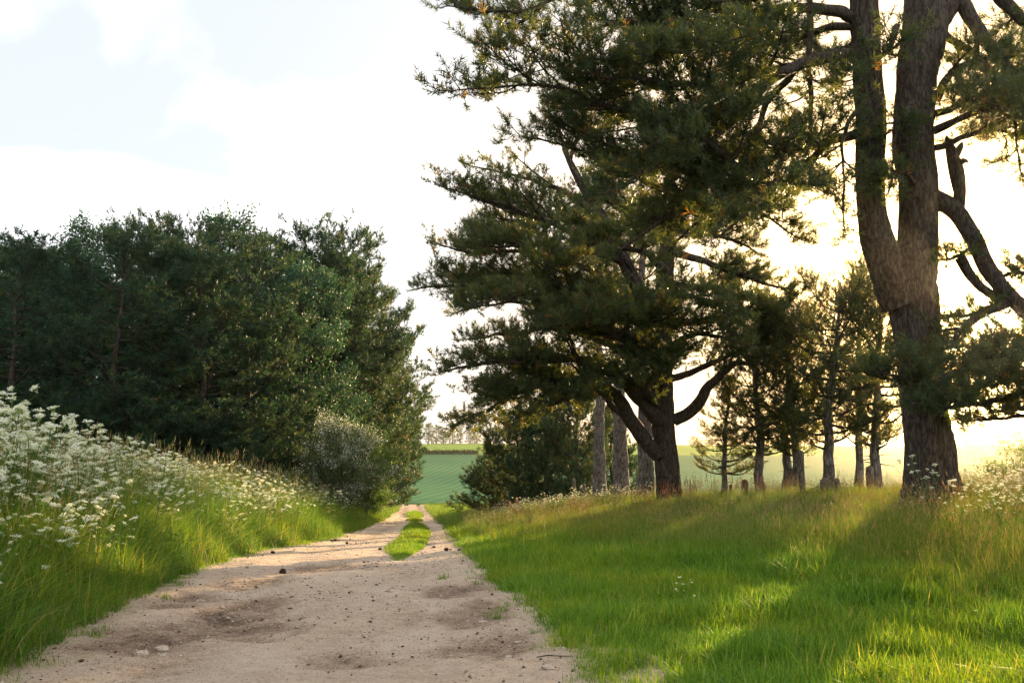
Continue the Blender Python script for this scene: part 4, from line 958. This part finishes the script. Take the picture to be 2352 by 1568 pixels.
# --- hawthorn in blossom and bushes at the wood's edge
def proto_bush(seed, H, R, ns, F, leafkw, mat, blossom=False):
    rng = np.random.default_rng(seed); g = Growth(); lm = MB()
    for k in range(ns):
        az = k * 2.4 + rng.normal(0, .3); sp = rng.uniform(.25, 1.0); h = H * (1.05 - .5 * sp * sp) * rng.uniform(.75, 1.05)
        d = np.array([math.cos(az), math.sin(az), 0])
        u = np.linspace(0, 1, 6)[:, None]
        c = np.concatenate([d * .1 + d * R * sp * (u * .5 + .5 * u * u) + UP * h * (u * 1.35 - .35 * u ** 2 * (1 + .6 * sp)), np.linspace(.035, .008, 6)[:, None]], 1)
        q_ = resample(c, .2, .3, rng); tube(lm, q_[:, :3], q_[:, 3], 5); grow_limb(g, q_[:, :3], rng, **F)
    b, c, n = finish_growth(g, rng, None, mat, 0, leafkw)
    if blossom:
        P, A = np.concatenate(g.P), np.concatenate(g.A); cm = MB()
        leaves(cm, P, A, rng, **leafkw, tint=rng.uniform(0, .75, len(P)))
        k = (P[:, 2] > .5) & (rng.uniform(size=len(P)) < .6) & (fbm(P * 1.6, 2) > .44)
        leaves(cm, P[k] + A[k] * .04, A[k], rng, n=9, size=.035, spread=.09, tint=rng.uniform(.88, 1, k.sum()), asp=1.0)
        c = cm.mesh('crown', mat)
    return [('stems', lm.mesh('stems', M['twig'], True), None), ('branches', b, 'stuff'), ('crown', c, 'stuff')]
HF = dict(lsub=.8, step=.16, twig_step=.14, twig_len=.35, tuft_step=.13, s0=.15, upb=.2, flat=.6, sr=.008, lift=-.1)
haw = proto_bush(71, 3.4, 1.75, 30, HF, dict(n=9, size=.06, spread=.12), M['haw_leaf'], True)
plant_tree(haw, 'hawthorn_bush', px_x(785, 38), 38, .6, 1.15, 'hawthorn bush covered in white blossom at the foot of the wood', 'bush', sz=1.30)
green = proto_bush(72, 3.2, 1.7, 22, dict(HF, lift=.2), dict(n=8, size=.075, spread=.14), M['bush_leaf'])
plant_tree(green, 'leafy_bush', px_x(838, 47), 47, 2.2, 1.15, 'bright green leafy bush just right of the blossoming hawthorn', 'bush', sz=1.45)
plant_tree(green, 'leafy_bush', px_x(852, 55), 55, 4.0, .95, 'low green bush overhanging the verge beyond the bright leafy bush', 'bush', sz=.7)
plant_tree(green, 'leafy_bush', px_x(700, 39), 39, 5.0, .9, 'low dark bush under the conifers left of the hawthorn', 'bush', sz=.5)
plant_tree(haw, 'hawthorn_bush', px_x(860, 60), 60, 3.6, .8, 'small pale blossoming bush overhanging the verge at the far end of the wood', 'bush', sz=.7)

for k, (px, Y, pr, s_, sz) in enumerate([(-30, 33, 1, .9, .6), (75, 33.5, 0, .85, .7), (185, 33, 1, .95, .55), (300, 33.5, 0, .9, .75), (410, 34, 1, .9, .6), (510, 35, 0, .9, .6)]):
    plant_tree(bushy[pr], 'undergrowth_bush', px_x(px, Y), Y, k * 1.3, s_, f'low dark bush under the front trees of the left wood, {ordn(k)} from the left', 'bush', 'undergrowth at the foot of the left wood', sz=sz)
# --- far trees
FF = dict(lsub=2.0, step=.8, twig_step=.5, twig_len=1.0, tuft_step=.5, s0=.15, upb=.2, flat=.6, sr=.03)
fart = [proto_pine(81, 12, .01, 4.2, 40, .3, (.3, 0), FF, None, M['far_leaf'], 0, 'bark', 'round', leafkw=dict(n=6, size=.5, spread=.6)),
        proto_pine(82, 12, .01, 3.6, 40, .3, (-.3, 0), FF, None, M['far_leaf'], 0, 'bark', 'oval', leafkw=dict(n=6, size=.5, spread=.6))]
def far_tree(px, Y, h, pr, rz, wide, lab, grp):
    plant_tree(fart[pr], 'far_tree', px_x(px, Y), Y, rz, wide, lab, group=grp, sz=h / 12.3)
fr = random.Random(5)
for k, px in enumerate([955, 985, 1003, 1020, 1040, 1058, 1080, 1096, 1118, 1140]):
    far_tree(px, 690 + 20 * (k % 3), fr.uniform(8, 15), k % 2, k, fr.uniform(.8, 1.15), f'hazy tree on the skyline at the end of the valley, {ordn(k)} from the left', 'skyline trees above the track')
for k, px in enumerate([1240, 1310, 1590, 1625, 1680, 1860, 1900]):
    far_tree(px, 740, fr.uniform(4, 8), k % 2, k, fr.uniform(.8, 1.1), f'tiny skyline tree seen between the pine trunks, {ordn(k)} from the left', 'skyline trees between the trunks')
for k, px in enumerate([2170, 2200, 2226, 2252, 2280, 2304, 2330, 2356, 2384, 2410]):
    far_tree(px, 400 + 10 * (k % 3), fr.uniform(12, 16), (k + 1) % 2, k, fr.uniform(.75, 1.0), f'hazy tree in the far wood right of the forked trunk, {ordn(k)} from the left', 'far wood at the right')
plant_tree(green, 'leafy_bush', px_x(2345, 62), 62, 1.0, 1.6, 'round bush in the field at the right edge behind the white flowers', 'bush', sz=1.5)

hr = np.random.default_rng(88)
hx = hr.uniform(px_x(900, 452), px_x(1098, 452), 1500); hy = 452 + hr.normal(0, .8, 1500); hz = hr.uniform(0, 1.5, 1500) * (.7 + .6 * fbm2(hx, 0., .1, 2, 3.))
hc = np.array([px_x(1000, 452), 452., 0.]); hc[2] = gz(hc[0], hc[1])
hb = MB(); leaves(hb, np.stack([hx - hc[0], hy - hc[1], ground(hx, hy) + hz - hc[2]], 1), norm(hr.normal(size=(1500, 3)) + UP), hr, n=6, size=.55, spread=.4)
hs_ = MB(); k_ = np.arange(0, 1500, 12); hp = np.stack([hx[k_] - hc[0], hy[k_] - hc[1], ground(hx[k_], hy[k_]) - hc[2] - .1], 1); cones(hs_, hp, hp + UP * 1.2, .05)
hg = empty('hedge', hc, 'dark hedge line across the valley fields at the end of the track', 'hedge')
tag(link('foliage', hb.mesh('foliage', M['far_leaf']), hg), kind='stuff'); tag(link('stems', hs_.mesh('stems', M['twig']), hg), kind='stuff')

# ------------------------------------------------------------------ fence posts
def post(px, topy, Y, w, lab, square=False, lean=(0, 0), groundz=None):
    x = px_x(px, Y); z0 = gz(x, Y); zt = at(px, topy, Y)[2]; h = zt - z0
    rng = np.random.default_rng(int(px)); mb = MB(); n = 4 if square else 14
    p = np.array([[lean[0] * t, lean[1] * t, -.2 + (h + .2) * t] for t in np.linspace(0, 1, 14)])
    r = np.full(14, w * .5 * (1.25 if square else 1)) * (1 + rng.normal(0, .02, 14)); r[-1] *= .9
    tube(mb, p, r, n, bark=0 if square else .008, seed=px)
    o = link('fence_post', mb.mesh('fence_post', M['post'], not square), None, (x, Y, z0))
    o.rotation_euler = (0, 0, rng.uniform(0, 1.5))
    return tag(o, lab, 'fence post', 'weathered fence posts along the field')
post(1838, 1035, 27.5, .17, 'tall round wooden fence post standing among the young pines', False, (-.06, 0))
post(1888, 1100, 27.8, .24, 'short thick square post stump against the leaning young pine', True)
post(1916, 1098, 28.0, .12, 'short thin post just right of the thick square stump', True)
post(1991, 1072, 28.4, .20, 'square fence post beside the young pine left of the forked trunk', True)
post(1706, 1102, 30.5, .18, 'short post stump right of the thin small pine', True)
post(1674, 1112, 31.5, .12, 'very short post stump at the foot of the thin small pine', True)
post(1355, 1095, 44.0, .16, 'leaning post left of the slim grey pine trunk', False, (.12, 0))
post(1340, 1110, 45.0, .14, 'thin short post in the grass left of the leaning post', False)
post(1318, 1098, 46.0, .17, 'post at the foot of the bushy pine clump, leftmost of its group', False, (-.08, 0))

# ------------------------------------------------------------------ cow parsley
pr_ = np.random.default_rng(77)
def umbel(rng, R=.042):
    fm = MB(); n = 14
    a = np.arange(n) * 2.4; r = R * np.sqrt((np.arange(n) + .4) / n)
    c = np.stack([r * np.cos(a), r * np.sin(a), .05 - 6 * r * r + rng.normal(0, .004, n)], 1)
    cones(fm, np.zeros((n, 3)), c, .0014, .0)
    m = 10
    cc = np.repeat(c, m, 0) + rng.normal(size=(n * m, 3)) * [.0068, .0068, .003]
    s = rng.uniform(.0035, .0062, (n * m, 1)); nn = norm(UP + rng.normal(size=(n * m, 3)) * .5); u = perp(nn, rng); v = np.cross(nn, u)
    V = np.stack([cc + u * s, cc + v * s, cc - u * s, cc - v * s], 1).reshape(-1, 3)
    fm.add(V, None, np.arange(len(V)).reshape(-1, 4), np.repeat(rng.uniform(.25, 1, n * m), 4))
    return fm
umb = [umbel(pr_, R).mesh('flower_head', M['flower']) for R in (.026, .034, .040, .030)]
def parsley_plan(rng, H, nu):
    """branching stem; returns stem builder and flower head places"""
    sm = MB(); heads = []
    top = np.array([rng.normal(0, .08), rng.normal(0, .08), H])
    u = np.linspace(0, 1, 6)[:, None]; main = top * u + np.stack([.05 * np.sin(u[:, 0] * 3 + rng.uniform(0, 6))] * 2 + [np.zeros(6)], 1)
    tube(sm, main, np.linspace(.006, .003, 6), 4, .5)
    heads.append(main[-1])
    for k in range(nu - 1):
        t = rng.uniform(.35, .92); b = main[0] * (1 - t) + main[-1] * t; az = rng.uniform(0, 6.28)
        rr = rng.uniform(.10, .34); e = b + np.array([math.cos(az) * rr, math.sin(az) * rr, rng.uniform(.08, .34) * H * (1.15 - t)])
        mid = (b + e) / 2 + UP * -.04 + np.array([math.cos(az), math.sin(az), 0]) * .03
        tube(sm, np.array([b, mid, e]), [.004, .003, .002], 3, .5); heads.append(e)
    # feathery leaves
    nl = 14; b = main[0] * 0 + np.array([[*(top[:2] * t), H * t] for t in rng.uniform(.08, .6, nl)])
    az = rng.uniform(0, 6.28, nl); dv = np.stack([np.cos(az), np.sin(az), rng.uniform(-.1, .5, nl)], 1)
    for k in range(nl):
        L = rng.uniform(.14, .3); s = np.linspace(.25, 1, 8)
        P = b[k] + dv[k] * L * s[:, None] - UP * .05 * (s * s)[:, None]
        leaves(sm, P, np.repeat(dv[k:k + 1], 8, 0), rng, n=3, size=.042, spread=.03, tint=rng.uniform(0, .6, 8), asp=.35)
        cones(sm, [b[k]], [P[-1]], .002, .5)
    return sm, heads
plans = []
for k in range(8):
    H = pr_.uniform(.85, 1.15); sm, heads = parsley_plan(pr_, H, int(pr_.integers(9, 16)))
    hv = [(h, int(pr_.integers(0, 4)), pr_.uniform(0, 6.28), pr_.uniform(.5, 1.3), pr_.normal(0, .35, 2)) for h in heads]
    me = sm.mesh('stem', M['parsley'])
    # one-mesh version for the distant plants
    jm = MB()
    jm2 = []
    nv = len(me.vertices); V = np.empty(nv * 3, np.float32); me.vertices.foreach_get('co', V)
    plans.append((me, hv))
def head_matrix(h, rz, s, tilt):
    return Matrix.Translation([float(v) for v in h]) @ Matrix.Rotation(rz, 4, 'Z') @ Matrix.Rotation(float(tilt[0]), 4, 'X') @ Matrix.Rotation(float(tilt[1]), 4, 'Y') @ Matrix.Scale(s, 4)
def join_plan(me, hv, lite=False):
    import bmesh
    bm = bmesh.new(); bm.from_mesh(me)
    for f in bm.faces: f.material_index = 0
    for h, i, rz, s, tl in hv:
        k0 = len(bm.verts); f0 = len(bm.faces)
        bm.from_mesh(umb[i]); bm.verts.ensure_lookup_table(); bm.faces.ensure_lookup_table()
        mt = head_matrix(h, rz, s, tl)
        for v in bm.verts[k0:]: v.co = mt @ v.co
        for f in bm.faces[f0:]: f.material_index = 1
    o = bpy.data.meshes.new('cow_parsley'); o.materials.append(M['parsley']); o.materials.append(M['flower'])
    bm.to_mesh(o); bm.free()
    return o
joined = [join_plan(me, hv) for me, hv in plans]
PG = 'cow parsley on the left bank'
PL = 'white flowering cow parsley plant among long grass on the left bank'
def full_parsley(x, y, s, rz, k, lab, grp, zoff=0.0):
    r = empty('cow_parsley', (x, y, gz(x, y) - .02 + zoff), lab, 'flower', grp); r.rotation_euler = (pr_.normal(0, .08), pr_.normal(0, .08), rz); r.scale = (s, s, s)
    me, hv = plans[k]
    link('stem', me, r)
    for h, i, rz2, s2, tl in hv:
        o = link('flower_head', umb[i], r); o.matrix_local = head_matrix(h, rz2, s2, tl)
# individuals: the 300 that show largest
x, y = sample(13000, -14, -3, 6, 34, pr_, lambda x, y: infov(x, y, .8) * (el_(x, y) > .3) * (el_(x, y) < 4.2) * np.clip(1.7 * fbm2(x, y, .9, 3, 63.) - np.interp(y, [10, 14], [.25, .42]), 0, 1) * np.interp(y, [11, 15, 24], [1, .45, .3]) * np.interp(el_(x, y), [.3, 1.1, 4.2], [.3, 1, .8]) * fall(y, 14))
o_ = np.argsort(np.hypot(x, y)); x, y = x[o_], y[o_]
print('parsley available', len(x))
near_n = min(len(x), 300)
hs = np.interp(el_(x, y), [.5, 1.5, 4], [.75, 1.0, 1.15]) * pr_.uniform(.6, 1.32, len(x)) * np.interp(y, [9, 16], [1.25, 1.0])
for k in range(near_n):
    j = int(pr_.integers(0, 8))
    if k < 110: full_parsley(x[k], y[k], hs[k], pr_.uniform(0, 6.28), j, PL, PG)
    else:
        o = link('cow_parsley', joined[j], None, (x[k], y[k], gz(x[k], y[k]) - .02)); o.scale = (hs[k],) * 3
        o.rotation_euler = (pr_.normal(0, .08), pr_.normal(0, .08), pr_.uniform(0, 6.28)); tag(o, PL, 'flower', PG)
# tall ones that stand clear of the rest
for px, topy, Y, k, lab in [(60, 890, 9.6, 1, 'tallest cow parsley at the left edge, its yellowish heads standing above the rest'),
                            (368, 968, 13.5, 3, 'tall cow parsley standing clear against the dark wood, mid bank'),
                            (215, 950, 11.5, 5, 'tall cow parsley with a white top rising left of the one clear of the wood')]:
    xx = px_x(px, Y); zt = at(px, topy, Y)[2]; hh = max(h[0][2] for h in plans[k][1])
    full_parsley(xx, Y, min(1.5, (zt - gz(xx, Y)) / (hh + .03)), .5 * k, k, lab, PG)
jv = [bpy.data.objects.new('cow_parsley_clump', m) for m in joined]
def put_flowers(name, x, y, label, s, smul=1):
    n = len(x)
    scatter(name, np.stack([x, y, ground(x, y) - .02], 1), rotz(n, pr_, .1), pr_.uniform(*s, n) * smul, pr_.integers(0, 8, n), jv, label, 'flowers')
rest_x, rest_y = x[near_n:], y[near_n:]
x2, y2 = sample(3000, -22, -4, 14, 75, pr_, lambda x, y: infov(x, y) * (el_(x, y) > .5) * (el_(x, y) < 4.5) * np.clip(2.2 * fbm2(x, y, .5, 2, 61.) - .75, 0, 1) * .6 * fall(y, 24))
put_flowers('far_cow_parsley', np.concatenate([rest_x, x2]), np.concatenate([rest_y, y2]), 'mass of white cow parsley further along the left bank', (.8, 1.15))
# right-hand patches
x2, y2 = sample(1500, 4, 22, 13.5, 24, pr_, lambda x, y: infov(x, y) * np.clip((px_patch(x, y) - 2050) / 350, 0, 1) * .9) if False else (None, None)
def vpx(x, y): return (x / y * FPX + 512) * DS
x2, y2 = sample(3200, 4, 20, 12.5, 26, pr_, lambda x, y: infov(x, y) * np.clip((vpx(x, y) - 2020) / 260, 0, 1) * np.clip(1.5 * fbm2(x, y, .5, 2, 62.) - .35, 0, 1) * .5 * sst(12.5, 15, y))
o_ = np.argsort(np.hypot(x2, y2)); x2, y2 = x2[o_], y2[o_]
RG = 'cow parsley in the sunlit patch at the right'
for k in range(min(40, len(x2))):
    j = int(pr_.integers(0, 8)); s = pr_.uniform(.5, .72)
    o = link('cow_parsley', joined[j], None, (x2[k], y2[k], gz(x2[k], y2[k]) - .02)); o.scale = (s, s, s); o.rotation_euler = (0, 0, pr_.uniform(0, 6.28))
    tag(o, 'sunlit cow parsley plant in the patch right of the forked pine', 'flower', RG)
put_flowers('cow_parsley_patch', x2[40:], y2[40:], 'sunlit mass of cow parsley around and right of the forked pine', (.45, .75))
x3, y3 = sample(500, -2, 6, 34, 50, pr_, lambda x, y: (er_(x, y) > 2) * (er_(x, y) < 7.5) * .5)
put_flowers('cow_parsley_by_grey_trunks', x3, y3, 'pale cow parsley in the grass left of the grey trunks', (.5, .8))
for px, topy, Y, k, lab in [(2108, 1045, 17.2, 2, 'pale cow parsley in front of the forked pine trunk, left of two'), (2140, 1062, 16.8, 6, 'pale cow parsley in front of the forked pine trunk, right of two'),
                            (1566, 1318, 9.4, 4, 'small lone white cow parsley in the short grass right of the track')]:
    xx = px_x(px, Y); zt = at(px, topy, Y)[2]; hh = max(h[0][2] for h in plans[k][1])
    full_parsley(xx, Y, max(.15, (zt - gz(xx, Y)) / (hh + .03)), .9 * k, k, lab, None)

# ------------------------------------------------------------------ pine cones and stones on the track
def cone_mesh(rng):
    mb = MB(); n = 70; k = np.arange(n); f = k / n
    r = .026 * np.sin(np.pi * np.clip(.12 + .86 * f, 0, 1)) ** .8 + .003; a = k * 2.39996
    c = np.stack([r * np.cos(a), r * np.sin(a), .078 * f], 1)
    out = np.stack([np.cos(a), np.sin(a), np.full(n, .35)], 1); sd = np.stack([-np.sin(a), np.cos(a), np.zeros(n)], 1)
    l, w = .014 * (1.1 - .6 * f)[:, None], .008 * (1.1 - .5 * f)[:, None]
    V = np.stack([c - out * l * .4, c + sd * w, c + out * l, c - sd * w, c - UP * .006], 1).reshape(-1, 3)
    b = k[:, None] * 5
    mb.add(V, np.concatenate([b + [0, 1, 2], b + [0, 2, 3], b + [1, 4, 2], b + [4, 3, 2]]))
    tube(mb, np.array([[0, 0, .0], [0, 0, .03], [0, 0, .06], [0, 0, .076]]), [.012, .020, .014, .004], 8)
    return mb.mesh('pine_cone', M['cone'])
cmesh = cone_mesh(np.random.default_rng(1))
def on_track(px, py):
    """view pixel -> point on the track"""
    lo, hi = 4.0, 130.0
    for _ in range(40):
        m = .5 * (lo + hi); p = at(px, py, m)
        if p[2] > gz(p[0], p[1]) + .02: lo = m
        else: hi = m
    p = at(px, py, .5 * (lo + hi)); return p[0], p[1]
CN = [(651, 1308, 1.25, 'pine cone lying alone on the bare track nearest the camera'), (622, 1270, .95, 'pine cone at the left edge of the track below the verge'),
      (764, 1241, .9, 'pine cone on the left wheel track, left of a close pair'), (770, 1240, 1.0, 'pine cone on the left wheel track touching another, right of the pair'), (794, 1245, .9, 'pine cone right of the pair on the left wheel track'),
      (876, 1261, .9, 'pine cone just left of the grass strip'), (997, 1255, .9, 'pine cone just right of the grass strip, upper left of the scatter'), (1022, 1266, .8, 'left cone of two touching right of the grass strip'),
      (1029, 1263, 1.1, 'larger cone of two touching right of the grass strip'), (1055, 1264, 1.0, 'pine cone in the middle of the scatter right of the strip'), (1070, 1264, .7, 'small cone right of the middle one in the scatter'),
      (1090, 1268, 1.1, 'pine cone at the right end of the scatter near the lawn edge'), (1184, 1335, 1.1, 'pine cone against the lawn edge on the right side of the track')]
for k, (px, py, s, lab) in enumerate(CN):
    xx, yy = on_track(px, py)
    o = link('pine_cone', cmesh, None, (xx, yy, track_z(xx, yy) + .024 * s)); o.scale = (s,) * 3
    o.rotation_euler = (math.pi / 2 + .1, 0, k * 2.1)
    tag(o, lab, 'pine cone', 'pine cones on the track')
def stone_mesh(seed, sub=2):
    import bmesh
    bm = bmesh.new(); bmesh.ops.create_icosphere(bm, subdivisions=sub, radius=1)
    co = np.array([v.co for v in bm.verts]); d = .45 + 1.1 * fbm(co * 1.4 + seed * 7.7, 3)
    for v, c, k in zip(bm.verts, co, d): v.co = Vector(c * k * [1, .8, .5])
    me = bpy.data.meshes.new('stone'); bm.to_mesh(me); bm.free(); me.materials.append(M['stone'])
    return me
sms = [stone_mesh(k) for k in range(5)]
ST = [(463, 1368, .05, 'brown stone on the left side of the bare track'), (325, 1487, .06, 'flat stone at the lower left of the track'), (372, 1476, .06, 'pale stone right of the flat one at the lower left'),
      (375, 1494, .03, 'small dark stone below the pale one at the lower left'), (560, 1322, .025, 'little stone above the dark hollow on the left of the track'), (1112, 1420, .045, 'pale stone beside the stony hollow on the right of the track'),
      (1150, 1435, .03, 'small stone right of the stony hollow'), (1258, 1540, .05, 'pale flat stone half buried at the bottom right of the track'), (1168, 1500, .03, 'small stone on the lower right track'), (255, 1537, .025, 'small dark stone near the bottom left grass'),
      (1190, 1465, .03, 'small pale stone near the lower right grass edge'), (990, 1410, .03, 'small stone at the left rim of the stony hollow')]
for k, (px, py, s, lab) in enumerate(ST):
    xx, yy = on_track(px, py)
    o = link('stone', sms[k % 5], None, (xx, yy, track_z(xx, yy) + s * .12)); o.scale = (s,) * 3; o.rotation_euler = (0, 0, k * 1.3)
    tag(o, lab, 'stone', 'stones on the track')
gr = np.random.default_rng(9)
def crumbs(name, tries, dens, smin, smean, smax, mat, label):
    a, b = sample(tries, -7, 1.6, 5.5, 34, gr, dens)
    sz = np.minimum(gr.exponential(smean, len(a)) + smin, smax) * np.interp(b, [6, 20], [1, 1.6])
    base = np.array([[1, 0, 0], [0, 1, 0], [-1, 0, 0], [0, -1, 0], [0, 0, .6], [0, 0, -.6]], float)
    V = base[None] * gr.uniform(.6, 1.3, (len(a), 6, 1)) + gr.normal(0, .18, (len(a), 6, 3))
    an = gr.uniform(0, 6.28, len(a)); c, s_ = np.cos(an)[:, None], np.sin(an)[:, None]
    V = np.stack([V[..., 0] * c - V[..., 1] * s_, V[..., 0] * s_ + V[..., 1] * c, V[..., 2]], -1) * sz[:, None, None]
    V += np.stack([a, b, [track_z(p, q) + s * .12 for p, q, s in zip(a, b, sz)]], 1)[:, None]
    f = np.array([[0, 1, 4], [1, 2, 4], [2, 3, 4], [3, 0, 4], [1, 0, 5], [2, 1, 5], [3, 2, 5], [0, 3, 5]])
    T = (np.arange(len(a))[:, None, None] * 6 + f[None]).reshape(-1, 3)
    tag(link(name, mesh_np(name, V.reshape(-1, 3), T, None, mat)), label, name.replace('_', ' '), None, 'stuff')
    print(name, len(a))
def on_tr(x, y): return (x > Lw(y)) * (x < Rw(y))
crumbs('gravel', 22000, lambda x, y: on_tr(x, y) * fall(y, 9) * np.clip(.22 + 1.2 * hole_mask(x, y) + .5 * (fbm2(x, y, .8, 2, 70.) > .55), 0, 1), .003, .005, .03, M['stone'], 'loose pale gravel scattered over the sandy track')
M['crumb'] = plain_mat('dark_crumbs', (.05, .034, .024), (.15, .10, .07), 20)
crumbs('dark_litter', 20000, lambda x, y: on_tr(x, y) * fall(y, 9) * np.clip(.2 + .5 * hole_mask(x, y) + .8 * (fbm2(x, y, .6, 3, 71.) > .52), 0, 1), .003, .0035, .02, M['crumb'], 'dark crumbs of earth and cone scales littering the track')
tw = MB(); tube(tw, np.array([[0, 0, 0], [.08, .01, .012], [.17, -.01, .01], [.26, .02, .004]]), [.004, .005, .004, .002], 5)
xx, yy = on_track(1265, 1515)
tag(link('twig', tw.mesh('twig', M['twig']), None, (xx - .1, yy, track_z(xx, yy) + .006)), 'thin dark twig lying on the lower right of the track', 'twig')

# ------------------------------------------------------------------ hazy evening air
hv_ = np.array([[sx, sy, sz] for sx in (-1400, 1400) for sy in (-60, 1600) for sz in (-40, 45)], float)
hq = [[0, 1, 3, 2], [4, 6, 7, 5], [0, 4, 5, 1], [2, 3, 7, 6], [0, 2, 6, 4], [1, 5, 7, 3]]
hm_, hn, hl = newmat('haze_air')
pv = hn.new('ShaderNodeVolumePrincipled'); pv.inputs['Color'].default_value = (1, .92, .78, 1); pv.inputs['Density'].default_value = .0001
pv.inputs['Anisotropy'].default_value = .93
ho = hn.new('ShaderNodeOutputMaterial'); hl.new(pv.outputs[0], ho.inputs['Volume'])
tag(link('haze', mesh_np('haze', hv_, None, hq, hm_)), 'thin warm evening haze over the whole valley', 'haze', None, 'stuff')
